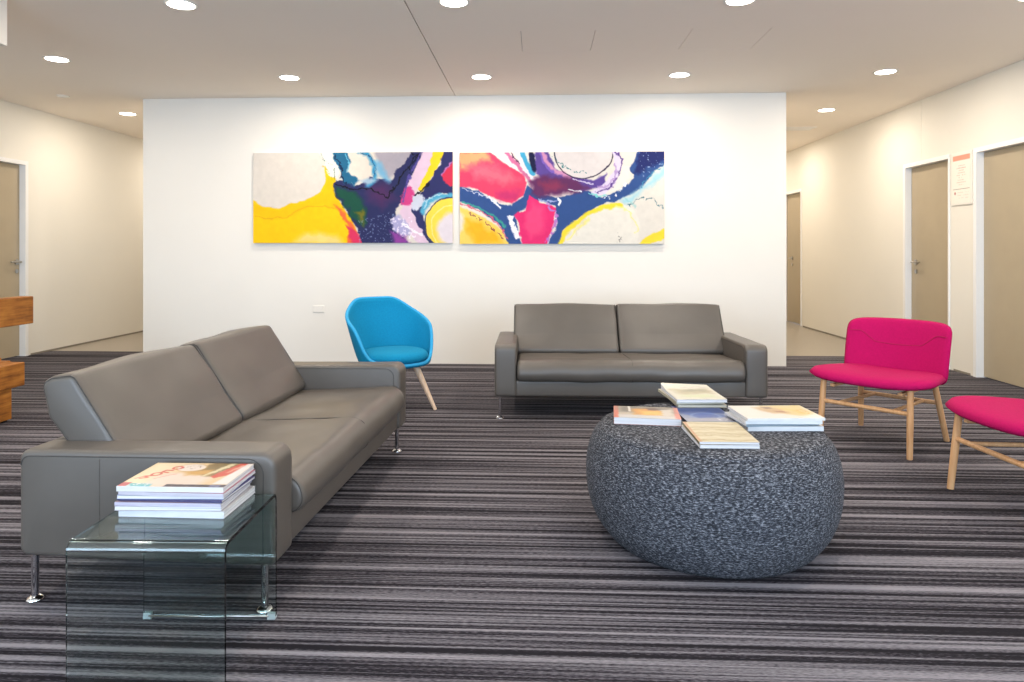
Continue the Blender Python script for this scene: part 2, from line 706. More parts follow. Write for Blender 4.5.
# ------------------------------------------------------------------ downlights
LAMPS = [
    (-2.28, 4.38, 'round lit ceiling downlight cut by the top frame edge, above the left sofa'),
    (-0.53, 4.41, 'round lit ceiling downlight cut by the top edge, above the ceiling joint line'),
    (1.27, 4.46, 'round lit ceiling downlight cut by the top edge, right of both access panels'),
    (-3.95, 5.58, 'round lit ceiling downlight left of the paintings wall, nearer of two on that side'),
    (-2.26, 6.28, 'round lit downlight before the white wall, above the left painting'),
    (-0.51, 6.33, 'round lit downlight before the white wall, above the gap between the paintings'),
    (1.27, 6.34, 'round lit downlight before the white wall, above the right painting end'),
    (3.06, 6.31, 'round lit downlight near the right wall, above the first pink chair'),
    (-4.72, 7.86, 'small far round downlight over the left corridor mouth'),
    (3.23, 8.00, 'small far round downlight over the right corridor mouth'),
]
root = None


def lamp_light(loc, parent=None, power=LAMP_POWER, name='downlight_beam'):
    l = bpy.data.lights.new(name, 'AREA')
    l.energy = power
    l.color = LAMP_COL
    l.shape = 'DISK'
    l.size = 0.13
    o = bpy.data.objects.new(name, l)
    o.location = loc
    COL.objects.link(o)
    if parent:
        o.parent = parent
    return o


for i, (x, y, lb) in enumerate(LAMPS):
    if root is None:
        r0 = root = empty('ceiling_downlight', (x, y, CEIL))
        bm = bmesh.new()
        lathe(bm, [(0.083, -0.001), (0.083, -0.004), (0.098, -0.006), (0.103, -0.003), (0.103, 0.0)], 40)
        link('trim_ring', bm, M['plate'], root, smooth=True)
        bm = bmesh.new()
        lathe(bm, [(0.0, -0.0035), (0.0825, -0.0035), (0.0825, -0.0005), (0.0, -0.0005)], 40)
        link('diffuser', bm, M['lamp'], root)
        lamp_light((0, 0, -0.008), root)
    else:
        root = dup(r0, (x, y, CEIL))
    tag(root, lb, 'ceiling light', 'ceiling downlights')
# more of the same grid over the part of the room behind the camera and down the corridors (outside the frame)
row = {2.5: 'third row out from the white wall', 4.46: 'second row, beside the right wall', 0.3: 'fourth row, over the camera end of the room',
       10.2: 'far down the left corridor', 10.4: 'in the middle of the right corridor', 12.0: 'at the far end of the right corridor'}
colm = {-4.0: ', leftmost', -2.28: ', second from left', -0.5: ', middle', 1.27: ', second from right', 3.06: ', rightmost'}
for x, y in ((-4.0, 2.5), (-2.28, 2.5), (-0.5, 2.5), (1.27, 2.5), (3.06, 2.5), (3.06, 4.46), (-4.0, 0.3), (-0.5, 0.3), (3.06, 0.3), (-4.85, 10.2), (3.23, 10.4), (3.23, 12.0)):
    root = dup(r0, (x, y, CEIL))
    tag(root, 'round lit downlight, ' + row[y] + (colm.get(x, '') if y in (2.5, 0.3) else ''), 'ceiling light', 'ceiling downlights beyond the view')

bm = bmesh.new()
lathe(bm, [(0, -0.018), (0.03, -0.017), (0.052, -0.010), (0.06, 0.0), (0, 0.0)], 32)
tag(link('smoke_detector', bm, M['plate'], smooth=True, loc=(-4.83, 6.92, CEIL)), 'small unlit white disc on the ceiling near the left corridor', 'smoke detector')

v = tag(empty('ceiling_vent', (3.33, 9.20, CEIL)), 'faint flush grille in the right corridor ceiling', 'vent')
bm = bmesh.new()
for (a, b, c, d) in ((-0.22, 0.22, -0.12, -0.09), (-0.22, 0.22, 0.09, 0.12), (-0.22, -0.19, -0.09, 0.09), (0.19, 0.22, -0.09, 0.09)):
    box(bm, a, b, c, d, -0.008, 0)
link('vent_frame', bm, M['plate'], v)
bm = bmesh.new()
for k in range(6):
    yy = -0.08 + k * 0.032
    box(bm, -0.19, 0.19, yy - 0.004, yy + 0.008, -0.006, 0)
link('vent_slats', bm, M['plate'], v)

bm = bmesh.new()
box(bm, -0.058, 0.058, -0.008, 0.0, -0.036, 0.036, 0.004)
tag(link('wall_plate', bm, M['wall'], loc=(-2.25, WY, 0.555)), 'small faint white blanking plate low on the white wall', 'wall plate')


# ------------------------------------------------------------------ painted surfaces
def vnoise(x, y, seed=0):
    """value noise, numpy"""
    xi = np.floor(x).astype(np.int64)
    yi = np.floor(y).astype(np.int64)
    fx = x - xi
    fy = y - yi
    fx = fx * fx * (3 - 2 * fx)
    fy = fy * fy * (3 - 2 * fy)

    def h(a, b):
        n = (a * 374761393 + b * 668265263 + seed * 982451653) & 0x7fffffff
        n = ((n ^ (n >> 13)) * 1274126177) & 0x7fffffff
        return ((n ^ (n >> 16)) & 0xffff) / 65535.0
    return (h(xi, yi) * (1 - fx) + h(xi + 1, yi) * fx) * (1 - fy) + (h(xi, yi + 1) * (1 - fx) + h(xi + 1, yi + 1) * fx) * fy


def fbm(x, y, seed=0, o=4):
    s = 0
    a = 0.5
    for k in range(o):
        s = s + a * (vnoise(x * 2 ** k, y * 2 ** k, seed + k * 17) - 0.5)
        a *= 0.55
    return s


def poly_sd(px, py, poly):
    """signed distance (negative inside)"""
    d = np.full(px.shape, 1e9)
    inside = np.zeros(px.shape, bool)
    n = len(poly)
    for i in range(n):
        x0, y0 = poly[i - 1]
        x1, y1 = poly[i]
        ex, ey = x1 - x0, y1 - y0
        t = np.clip(((px - x0) * ex + (py - y0) * ey) / (ex * ex + ey * ey + 1e-9), 0, 1)
        d = np.minimum(d, np.hypot(px - x0 - t * ex, py - y0 - t * ey))
        c = ((y0 > py) != (y1 > py)) & (px < (x1 - x0) * (py - y0) / ((y1 - y0) if y1 != y0 else 1e-9) + x0)
        inside ^= c
    return np.where(inside, -d, d)


def line_sd(px, py, pts):
    d = np.full(px.shape, 1e9)
    for (x0, y0), (x1, y1) in zip(pts, pts[1:]):
        ex, ey = x1 - x0, y1 - y0
        t = np.clip(((px - x0) * ex + (py - y0) * ey) / (ex * ex + ey * ey + 1e-9), 0, 1)
        d = np.minimum(d, np.hypot(px - x0 - t * ex, py - y0 - t * ey))
    return d


class Painter:
    def __init__(self, x0, x1, y0, y1, nx, ny, base):
        self.nx, self.ny = nx, ny
        X, Y = np.meshgrid(np.linspace(x0, x1, nx + 1), np.linspace(y0, y1, ny + 1))
        self.X, self.Y = X, Y
        self.C = np.zeros(X.shape + (3,))
        self.C[:] = [int(base[i:i + 2], 16) / 255 for i in (0, 2, 4)]
        self.k = 0

    def warp(self, amp, sc):
        self.k += 1
        return (self.X + amp * fbm(self.X / sc, self.Y / sc, self.k * 31, 5) * 2, self.Y + amp * fbm(self.X / sc + 50, self.Y / sc, self.k * 57, 5) * 2)

    def put(self, a, col):
        c = np.array([int(col[i:i + 2], 16) / 255 for i in (0, 2, 4)])
        a = np.clip(a, 0, 1)[..., None]
        self.C = self.C * (1 - a) + c * a

    def poly(self, pts, col, amp=18, sc=45, soft=6, op=1.0):
        x, y = self.warp(amp, sc)
        self.put(op * (0.5 - poly_sd(x, y, pts) / soft), col)

    def line(self, pts, col, w=4, amp=10, sc=30, soft=3, op=1.0, brk=0.0):
        x, y = self.warp(amp, sc)
        a = 0.5 - (line_sd(x, y, pts) - w / 2) / soft
        if brk:
            a = a * (fbm(self.X / 14, self.Y / 14, self.k * 7, 2) > (brk - 0.5) * 0.5)
        self.put(op * np.clip(a, 0, 1), col)

    def ring(self, c, r, w, col, amp=12, sc=50, soft=8, op=1.0, sy=1.0):
        x, y = self.warp(amp, sc)
        d = np.abs(np.hypot(x - c[0], (y - c[1]) / sy) - r) - w / 2
        self.put(op * np.clip(0.5 - d / soft, 0, 1), col)

    def disc(self, c, r, col, amp=12, sc=50, soft=8, op=1.0, sy=1.0):
        x, y = self.warp(amp, sc)
        self.put(op * np.clip(0.5 - (np.hypot(x - c[0], (y - c[1]) / sy) - r) / soft, 0, 1), col)

    def speck(self, pts, col, thr=0.2, sc=7, op=1.0):
        m = poly_sd(self.X, self.Y, pts) < 0
        self.k += 1
        self.put(op * np.clip((fbm(self.X / sc, self.Y / sc, self.k * 13, 3) - thr) * 30, 0, 1) * m, col)

    def vary(self, amt=0.05, sc=25):
        self.C = np.clip(self.C * (1 + amt * 2 * fbm(self.X / sc, self.Y / sc, 5, 4))[..., None], 0, 1)

    def bm(self, w, h, at, tone=1.0):
        """grid in local coords: at(u, v) -> point, u to the right, v downwards in the picture"""
        bm = bmesh.new()
        lay = bm.verts.layers.float_color.new('paint')
        V = []
        c = self.C
        lin = np.where(c <= 0.04045, c / 12.92, ((c + 0.055) / 1.055) ** 2.4) * tone
        for j in range(self.ny + 1):
            row = []
            for i in range(self.nx + 1):
                v = bm.verts.new(at(i / self.nx * w, j / self.ny * h))
                v[lay] = (*[float(q) for q in lin[j, i]], 1.0)
                row.append(v)
            V.append(row)
        for j in range(self.ny):
            for i in range(self.nx):
                bm.faces.new((V[j][i], V[j + 1][i], V[j + 1][i + 1], V[j][i + 1]))
        return bm


# left painting, coordinates run over its picture
P = Painter(68, 990, 62, 478, 440, 200, 'd9d0c5')
P.poly([(60, 275), (110, 305), (180, 322), (250, 300), (320, 272), (380, 240), (405, 190), (400, 110), (430, 110), (450, 190), (450, 250), (500, 330), (545, 400), (570, 490), (60, 490)], 'f3bf08', 14, 60, 6)
P.poly([(60, 335), (150, 372), (230, 355), (320, 320), (400, 300), (470, 330), (520, 400), (530, 490), (60, 490)], 'fac60a', 14, 60, 10)
P.line([(68, 350), (150, 370), (230, 352), (310, 315), (400, 300), (450, 318)], 'd9a010', 5, 16, 60, 6, 0.8)
P.poly([(250, 478), (300, 435), (380, 425), (460, 440), (490, 490), (240, 490)], 'f0d37a', 14, 40, 25, 0.8)
P.poly([(440, 300), (490, 330), (550, 430), (580, 490), (500, 490), (520, 420)], 'e8683a', 14, 30, 12)
P.poly([(500, 395), (545, 420), (590, 490), (530, 490)], 'd8335c', 10, 30, 8, 0.8)
P.poly([(370, 50), (440, 50), (470, 110), (460, 190), (425, 170), (400, 110)], 'e9e3d6', 16, 30, 6)
P.line([(385, 62), (400, 100), (440, 120), (455, 190)], '2c5a52', 3, 16, 18, 2, 0.8, 0.35)
P.line([(372, 125), (410, 130), (435, 180)], 'c79a2c', 3, 16, 14, 2, 0.8, 0.45)
# grey lilac haze at the top middle
P.poly([(600, 50), (830, 50), (800, 100), (740, 150), (690, 190), (650, 150), (630, 90)], 'a8a0a8', 18, 45, 30)
P.poly([(500, 50), (620, 50), (640, 120), (620, 190), (560, 190), (510, 150)], 'e0d4c6', 14, 40, 14)
# navy body
P.poly([(440, 200), (480, 190), (540, 215), (620, 175), (700, 195), (740, 140), (790, 90), (815, 50), (860, 50), (835, 130), (800, 180), (780, 240), (745, 300), (720, 360), (740, 420), (800, 490), (575, 490), (545, 400), (500, 330), (455, 265)], '282b58', 16, 40, 5)
P.poly([(600, 210), (700, 210), (730, 280), (660, 320), (600, 280)], '4a2a58', 20, 40, 40, 0.8)
P.poly([(445, 215), (540, 235), (600, 330), (585, 400), (535, 370), (480, 290)], '154c3c', 20, 35, 18, 0.9)
P.poly([(540, 340), (590, 330), (580, 400)], '6d6a22', 18, 20, 14, 0.7)
P.speck([(540, 380), (720, 330), (760, 478), (560, 478)], '8fa0c4', 0.16, 6, 0.6)
P.line([(455, 210), (520, 230), (600, 232), (650, 245), (690, 265), (740, 210), (780, 140), (830, 62)], '0c0c18', 7, 16, 22, 3)
# teal curls
P.poly([(438, 50), (500, 50), (518, 110), (505, 150), (560, 190), (540, 215), (490, 205), (470, 140), (445, 100)], '1d6286', 12, 25, 8)
P.line([(445, 75), (475, 120), (480, 180), (500, 205)], '0e1a3c', 5, 14, 18, 3)
P.line([(500, 70), (515, 110), (505, 145)], '6fc0da', 4, 10, 20, 4)
P.line([(560, 60), (600, 72), (630, 120), (635, 180), (600, 215)], '2f8ab6', 18, 10, 30, 14)
P.line([(560, 60), (605, 75), (632, 125), (632, 175)], '123a66', 3, 12, 20, 2)
P.line([(690, 190), (660, 150), (650, 110)], '6aaed2', 26, 14, 25, 22, 0.8)
P.poly([(560, 190), (620, 175), (650, 190), (600, 215)], '9fb9cc', 10, 25, 14, 0.8)
# lilac diagonal
P.poly([(850, 50), (925, 50), (890, 120), (860, 200), (815, 240), (835, 290), (800, 330), (830, 370), (870, 430), (885, 490), (835, 490), (800, 430), (770, 380), (745, 340), (770, 280), (790, 200), (830, 110)], 'dcbfd2', 14, 28, 5)
P.poly([(700, 370), (740, 350), (780, 390), (800, 440), (760, 450), (720, 420)], 'a9a4cc', 14, 22, 12, 0.9)
P.speck([(700, 360), (800, 360), (840, 470), (720, 440)], 'f3e7f3', 0.10, 9, 0.8)
P.poly([(768, 225), (800, 220), (812, 262), (830, 290), (780, 310), (750, 300)], 'cc3f80', 12, 22, 8, 0.9)
P.line([(850, 62), (800, 150), (770, 240), (760, 300)], '5a4c9a', 9, 12, 20, 6, 0.9, 0.2)
P.line([(800, 62), (830, 80), (790, 140)], '0f0f1e', 6, 14, 16, 3)
P.poly([(700, 420), (780, 450), (800, 490), (720, 490)], '8a3f96', 12, 20, 14, 0.7)
P.line([(760, 380), (800, 420), (850, 440)], 'f3ecf2', 8, 14, 15, 4)
# yellow stripe and right side
P.poly([(905, 50), (960, 50), (930, 120), (885, 195), (845, 245), (828, 235), (870, 160)], 'f2cc24', 12, 24, 4)
P.poly([(955, 50), (1000, 50), (1000, 262), (930, 250), (890, 270), (855, 320), (860, 370), (915, 490), (885, 490), (835, 390), (800, 330), (830, 280), (880, 200), (930, 120)], '2b2d5e', 12, 30, 5)
P.poly([(805, 265), (850, 255), (865, 300), (825, 330), (800, 310)], 'c9cddb', 12, 18, 6)
P.line([(815, 262), (850, 240), (880, 205)], '0f1026', 8, 10, 18, 3)
P.poly([(935, 165), (1000, 95), (1000, 222), (955, 205)], 'cb2f4c', 10, 20, 6)
P.line([(940, 170), (975, 120), (1000, 90)], 'b06fae', 5, 8, 18, 4)
P.line([(855, 335), (880, 290), (930, 265), (1000, 268)], '4fa3c4', 26, 12, 28, 12)
P.line([(855, 320), (880, 275), (940, 252)], 'cfe0e8', 5, 12, 18, 4, 0.8)
P.disc((985, 392), 122, 'f5d34a', 8, 40, 5)
P.disc((995, 420), 78, 'ddd2d8', 12, 40, 22)
P.ring((985, 392), 122, 5, '1b2a56', 8, 40, 4)
P.ring((990, 405), 98, 4, 'f7e6a0', 10, 40, 5)
P.vary(0.03, 20)
ART_L = P

P = Painter(48, 953, 57, 462, 440, 200, 'dcd5ca')
P.poly([(40, 50), (175, 50), (240, 100), (330, 150), (352, 190), (335, 245), (275, 287), (200, 262), (130, 222), (40, 205)], 'dd3f62', 12, 50, 6)
P.poly([(40, 50), (160, 50), (190, 95), (110, 110), (40, 145)], 'f0a070', 20, 40, 30)
P.poly([(60, 110), (220, 120), (320, 180), (250, 200), (120, 170)], 'ea6478', 22, 30, 30, 0.8)
P.poly([(200, 230), (330, 220), (300, 280), (230, 275)], 'c23068', 14, 30, 20, 0.8)
P.poly([(180, 50), (250, 50), (310, 130), (330, 150), (240, 98)], 'e8e0dc', 10, 30, 6)
P.line([(255, 57), (300, 110), (345, 160), (365, 190)], 'c66a94', 16, 10, 25, 6)
P.line([(270, 57), (310, 105), (350, 150)], '54284e', 4, 10, 20, 3)
P.line([(300, 57), (335, 120), (370, 175)], 'e2dcec', 12, 10, 25, 5)
P.line([(325, 57), (345, 100), (375, 150)], '3f9ec4', 22, 8, 25, 6)
P.line([(365, 50), (370, 90), (385, 130)], '12143a', 26, 12, 25, 6)
P.poly([(385, 50), (440, 50), (460, 110), (520, 165), (640, 180), (700, 150), (690, 210), (620, 230), (560, 225), (430, 200), (385, 150)], '5a4490', 12, 35, 8)
P.line([(420, 60), (440, 105), (480, 145), (540, 170)], 'c98bb0', 20, 12, 30, 8)
P.line([(405, 60), (425, 105), (465, 150)], '7a5cb4', 8, 12, 30, 5)
# blue channels
P.poly([(350, 195), (400, 245), (480, 255), (560, 235), (620, 225), (680, 262), (760, 232), (820, 172), (800, 125), (842, 50), (960, 50), (960, 110), (905, 150), (850, 222), (760, 262), (665, 300), (590, 350), (520, 400), (490, 470), (438, 470), (480, 380), (475, 300), (400, 270), (345, 300), (290, 335), (325, 470), (262, 470), (250, 410), (200, 358), (130, 310), (40, 275), (40, 208), (130, 226), (220, 283), (285, 290), (335, 250)], '2f4d86', 12, 35, 5)
P.poly([(850, 50), (960, 50), (960, 90), (900, 120), (840, 160), (820, 150)], '1c2560', 16, 25, 14)
P.speck([(840, 57), (953, 57), (953, 110), (860, 170)], 'b9cbe4', 0.2, 7, 0.7)
P.poly([(355, 180), (430, 160), (560, 180), (625, 215), (560, 235), (470, 250), (400, 262), (370, 235)], '5f2b58', 16, 35, 22)
P.poly([(400, 190), (480, 180), (520, 215), (440, 235)], '843052', 16, 25, 22, 0.8)
P.poly([(360, 248), (410, 282), (475, 300), (465, 380), (432, 470), (325, 470), (312, 385), (288, 330), (340, 318)], 'de2a6c', 10, 28, 5)
P.poly([(370, 270), (420, 300), (430, 400), (360, 440), (330, 370)], 'ea4378', 16, 30, 24, 0.8)
P.line([(440, 290), (478, 330), (465, 400), (435, 462)], 'b274c0', 12, 14, 18, 5, 1, 0.2)
P.line([(400, 262), (450, 275), (480, 270)], '9fa8d4', 8, 12, 18, 4)
P.line([(485, 262), (497, 275), (490, 292)], 'eef0f4', 9, 6, 18, 3)
P.line([(530, 222), (560, 232), (590, 230)], 'eef0f4', 5, 8, 18, 3)
P.line([(555, 180), (600, 185), (640, 200)], 'cfc2de', 6, 10, 18, 3)
P.line([(275, 345), (285, 385), (305, 430)], 'eeeaf2', 20, 12, 20, 5)
P.line([(180, 258), (205, 275), (225, 298)], 'e4e8f2', 10, 12, 15, 3)
P.line([(60, 212), (120, 235), (180, 262)], 'cfd4e6', 5, 14, 14, 3, 1, 0.35)
# big white bubble and lilac crescent
P.disc((598, 60), 126, 'dcd3cf', 6, 50, 6, 1, 0.88)
P.ring((598, 60), 128, 5, '2a1c3c', 6, 40, 3, 1, 0.88)
P.line([(460, 60), (480, 100), (540, 140), (610, 148)], '1f6a70', 4, 14, 18, 3, 1, 0.35)
P.poly([(722, 50), (756, 62), (768, 120), (740, 195), (690, 245), (640, 250), (632, 232), (700, 190), (738, 130)], 'd9cce0', 8, 28, 4)
P.line([(740, 57), (765, 95), (760, 150), (720, 215), (660, 235)], '5a3c86', 7, 14, 18, 4)
P.line([(735, 110), (745, 150), (715, 195), (670, 215)], 'a584bc', 8, 14, 16, 5, 0.8)
P.line([(620, 235), (660, 252), (700, 248)], '7fd0cc', 5, 10, 16, 3)
P.poly([(770, 120), (800, 120), (800, 170), (750, 225), (700, 240), (745, 195)], 'e3dcd2', 8, 25, 6)
P.line([(790, 200), (740, 245), (690, 262)], 'e8eef4', 5, 14, 14, 3, 1, 0.4)
# turquoise haze on the right
P.poly([(760, 270), (840, 230), (900, 160), (960, 110), (960, 160), (890, 215), (830, 265), (790, 300)], 'a5ced6', 18, 30, 20, 0.9)
P.line([(850, 215), (900, 150), (950, 120)], '3a86a6', 6, 14, 16, 4, 0.9, 0.3)
P.line([(800, 320), (800, 285), (850, 258), (900, 262), (950, 305)], '2d6474', 4, 16, 16, 3, 1, 0.25)
P.line([(915, 205), (950, 165)], '444', 4, 8, 14, 3) if False else None
P.line([(780, 260), (830, 300)], '8fc4c4', 8, 14, 18, 6, 0.7)
# yellow lower left
P.poly([(40, 290), (100, 318), (180, 355), (240, 405), (272, 470), (40, 470)], 'eccb62', 10, 40, 6)
P.poly([(60, 350), (150, 370), (230, 430), (230, 470), (120, 470)], 'f4b21e', 20, 40, 30, 0.9)
P.poly([(40, 310), (70, 340), (60, 400), (40, 420)], 'e3dacb', 10, 30, 16)
P.line([(48, 282), (120, 308), (190, 345), (235, 395), (262, 440)], 'cf5c74', 5, 12, 18, 4)
P.line([(60, 272), (130, 298), (200, 338), (250, 385)], '3aa08c', 7, 10, 22, 5, 0.9)
P.line([(90, 325), (160, 365), (215, 410), (240, 440)], '7c3048', 5, 12, 12, 3, 1, 0.45)
# yellow ring lower right
P.poly([(490, 470), (510, 405), (590, 340), (660, 295), (760, 280), (820, 310), (850, 380), (830, 470)], 'e2dcd0', 8, 40, 5)
P.line([(498, 465), (515, 412), (560, 370), (620, 330), (690, 300), (760, 292)], 'f0d437', 20, 12, 30, 8)
P.line([(530, 440), (560, 400), (620, 350)], 'f3e27a', 10, 12, 30, 8, 0.8)
P.line([(740, 292), (800, 330), (835, 390), (825, 420)], 'f0e08a', 6, 14, 25, 5, 0.9)
P.line([(610, 350), (570, 395), (560, 420)], 'd9cda8', 4, 14, 20, 4, 0.8)
P.poly([(830, 470), (870, 435), (960, 395), (960, 435), (900, 462), (880, 470)], 'f0d437', 10, 25, 6)
P.line([(745, 415), (765, 435), (750, 455)], '4a4a48', 3, 12, 12, 2, 0.9, 0.35)
P.vary(0.03, 20)
ART_R = P


def painting(P, x0, x1, z0, z1, lb):
    t = tag(empty('painting', ((x0 + x1) / 2, WY, z0)), lb, 'painting', 'abstract canvases on the white wall')
    w, h = x1 - x0, z1 - z0
    bm = P.bm(w, h, lambda u, v: (u - w / 2, -0.0405, h - v), 0.88)
    bmesh.ops.recalc_face_normals(bm, faces=bm.faces)
    me_o = link('canvas_picture', bm, M['paint'], t)
    bm = bmesh.new()
    box(bm, -w / 2, w / 2, -0.040, 0.0, 0, h)
    link('stretcher', bm, M['canvas'], t)


painting(ART_L, -2.918, -0.861, 1.232, 2.155, 'wide abstract canvas, left half, yellow pool beside navy and lilac swirls')
painting(ART_R, -0.789, 1.264, 1.222, 2.146, 'wide abstract canvas, right half, with crimson lobes, blue channels and white bubble')


# paper notice in a slim holder on the right wall
sg = tag(empty('wall_notice', (RX, 6.785, 1.585)), 'framed paper notice with red heading between the two right doors', 'notice')
bm = bmesh.new()
box(bm, -0.012, 0.0, -0.16, 0.16, 0, 0.50, 0.003)
link('holder', bm, M['plate'], sg)
P = Painter(0, 320, 0, 500, 64, 100, 'efe6da')
P.poly([(14, 16), (306, 16), (306, 66), (14, 66)], 'e39880', 0, 40, 3)
for k in range(9):
    wdt = 120 + 40 * math.sin(k * 2.1)
    P.line([(160 - wdt / 2, 120 + k * 24), (160 + wdt / 2, 120 + k * 24)], 'b9a79a' if k != 1 else 'd98a7c', 6, 3, 10, 4, 0.8, 0.3)
P.line([(20, 355), (300, 355)], '6a6058', 4, 0, 10, 3)
P.disc((52, 395), 16, 'b98078', 2, 10, 4)
for k in range(3):
    P.line([(95, 390 + k * 28), (280, 390 + k * 28)], 'cbbfb4', 6, 3, 10, 4, 0.8, 0.3)
bm = P.bm(0.29, 0.47, lambda u, v: (-0.0135, 0.145 - u, 0.485 - v))
link('paper_sheet', bm, M['print'], sg)


# ------------------------------------------------------------------ sofas
def make_sofa(label):
    """width along x, front at y=0 looking to -y"""
    t = empty('sofa')
    tag(t, label, 'sofa', 'taupe leather sofas')
    Wd, D, ah, aw, z0 = 1.85, 0.88, 0.512, 0.15, 0.158
    hw = Wd / 2
    # base with back frame
    prof = densify(round_poly([(0.015, z0), (0.86, z0), (0.87, 0.50), (0.78, 0.51), (0.70, 0.27), (0.015, 0.27)], [0.012, 0.012, 0.03, 0.03, 0.02, 0.02]), 0.06)
    bm = bmesh.new()
    loft_x(bm, prof, -hw + aw - 0.01, hw - aw + 0.01, 0.012)
    link('base', bm, M['leather'], t, smooth=True)
    # arms
    for s in (-1, 1):
        prof = densify(round_poly([(0.0, z0), (0.865, z0), (0.865, ah - 0.01), (0.0, ah)], [0.02, 0.03, 0.03, 0.045], 8), 0.05)
        bm = bmesh.new()
        xa, xb = (-hw, -hw + aw) if s < 0 else (hw - aw, hw)
        loft_x(bm, prof, xa, xb, 0.016, 0.003, 0.003, seed=s * 7 + 3, ns=6, wscale=3)
        a = link('armrest', bm, M['leather'], t, smooth=True)
        # piping seams: round the outer and inner face
        for xs in (xa + 0.0005, xb - 0.0005):
            bm = bmesh.new()
            q = [(xs, y, z) for y, z in round_poly([(0.036, z0 + 0.018), (0.856, z0 + 0.018), (0.856, ah - 0.026), (0.036, ah - 0.017)], [0.01, 0.0, 0.03, 0.05], 8) if not (z < z0 + 0.03 and y > 0.1)]
            q = q[next(i_ for i_, w_ in enumerate(q) if w_[1] > 0.8):] + q[:next(i_ for i_, w_ in enumerate(q) if w_[1] > 0.8)]
            tube(bm, q, 0.0022, 6, cap=False)
            link('piping', bm, M['seam'], a, smooth=True)
        bm = bmesh.new()
        xs = xa - 0.0005 if s < 0 else xb + 0.0005
        tube(bm, [(xs, 0.585, z0 + 0.03), (xs, 0.585, ah - 0.03)], 0.0016, 6)
        link('stitching', bm, M['leather'], a)
    # seat cushion, one piece with a centre seam
    prof = densify(round_poly([(-0.045, 0.262), (0.66, 0.262), (0.66, 0.368), (-0.02, 0.402)], [0.055, 0.03, 0.03, 0.075], 10), 0.035)
    bm = bmesh.new()
    loft_x(bm, prof, -hw + aw + 0.004, hw - aw - 0.004, 0.024, 0.006, 0.008, seed=11, ns=40)
    sc = link('seat_cushion', bm, M['leather'], t, smooth=True)
    bm = bmesh.new()
    seam = [p for p in prof if p[0] < 0.62]
    seam = [(0.012, y, z) for y, z in prof if y < 0.60]
    # order: from back-bottom round the front to the back-top
    i0 = max(range(len(seam)), key=lambda i: (seam[i][1] < 0.3) * seam[i][2] * 0 + (seam[i][1]))
    up = sorted([q for q in seam if q[2] > 0.335], key=lambda q: -q[1])
    dn = sorted([q for q in seam if q[2] <= 0.335], key=lambda q: q[1])
    tube(bm, [(x_, y_ - 0.0, z_) for x_, y_, z_ in [(a, b - 0.004 if b < 0 else b, c + (0.0065 if c > 0.37 else 0)) for a, b, c in up]] + [(a, b - 0.004, c - 0.004) for a, b, c in dn if b < 0.05], 0.0022, 6)
    link('seam', bm, M['seam'], sc, smooth=True)
    for s in (-1, 1):
        bm = bmesh.new()
        xs = s * (hw - aw - 0.004 - 0.0065)
        q = [(xs, p_.x, p_.y) for p_ in inset_loop(prof, 0.0055)]
        q.append(q[0])
        tube(bm, q, 0.0024, 6, cap=False)
        link('piping', bm, M['seam'], sc, smooth=True)
    # two back cushions, leaning, overhanging the frame
    prof = densify(round_poly([(0.515, 0.372), (0.66, 0.372), (0.795, 0.508), (0.852, 0.585), (0.882, 0.700), (0.845, 0.722), (0.765, 0.734), (0.620, 0.515)],
                              [0.026, 0.03, 0.06, 0.06, 0.03, 0.03, 0.035, 0.25], 8), 0.035)
    for s, xa, xb in ((-1, -hw + aw - 0.032, -0.006), (1, 0.0, hw - aw + 0.032)):
        bm = bmesh.new()
        loft_x(bm, prof, xa, xb, 0.022, 0.008, 0.010, seed=20 + s * 5, ns=30, wscale=4)
        c = link('back_cushion', bm, M['leather'], t, smooth=True)
        for xs in (xa + 0.006, xb - 0.006):
            bm = bmesh.new()
            q = [(xs, p_.x, p_.y) for p_ in inset_loop(prof, 0.005)]
            q.append(q[0])
            tube(bm, q, 0.0026, 6, cap=False)
            link('piping', bm, M['seam'], c, smooth=True)
    # legs
    for sx in (-1, 1):
        for yy in (0.045, 0.835):
            bm = bmesh.new()
            xx = sx * (hw - 0.035)
            tube(bm, [(xx, yy, 0.006), (xx, yy, z0 + 0.02)], 0.0115, 16)
            lg = link('leg', bm, M['chrome'], t, angle=40)
            bm = bmesh.new()
            lathe(bm, [(0, 0), (0.027, 0), (0.029, 0.004), (0.020, 0.010), (0.012, 0.016), (0, 0.016)], 24, (xx, yy, 0))
            link('glide_foot', bm, M['chrome'], lg, smooth=True)
    return t


sofa = make_sofa('taupe leather two-seat sofa against the white wall, seen from the front')
sofa.location = (0.630, 4.79, 0)
sofa.rotation_euler = (0, 0, R(0.8))
s2 = dup(sofa)
s2['label'] = 'taupe leather two-seat sofa on the left, seen from its armrest behind the glass table'
# centre of the near end front corner about (-0.81, 2.205)
a = R(90 - 2.2)
s2.rotation_euler = (0, 0, a)
# local (-0.95, 0) must land on (-0.815, 2.205)
s2.location = (-0.835 + 0.925 * math.cos(a), 2.185 + 0.925 * math.sin(a), 0)


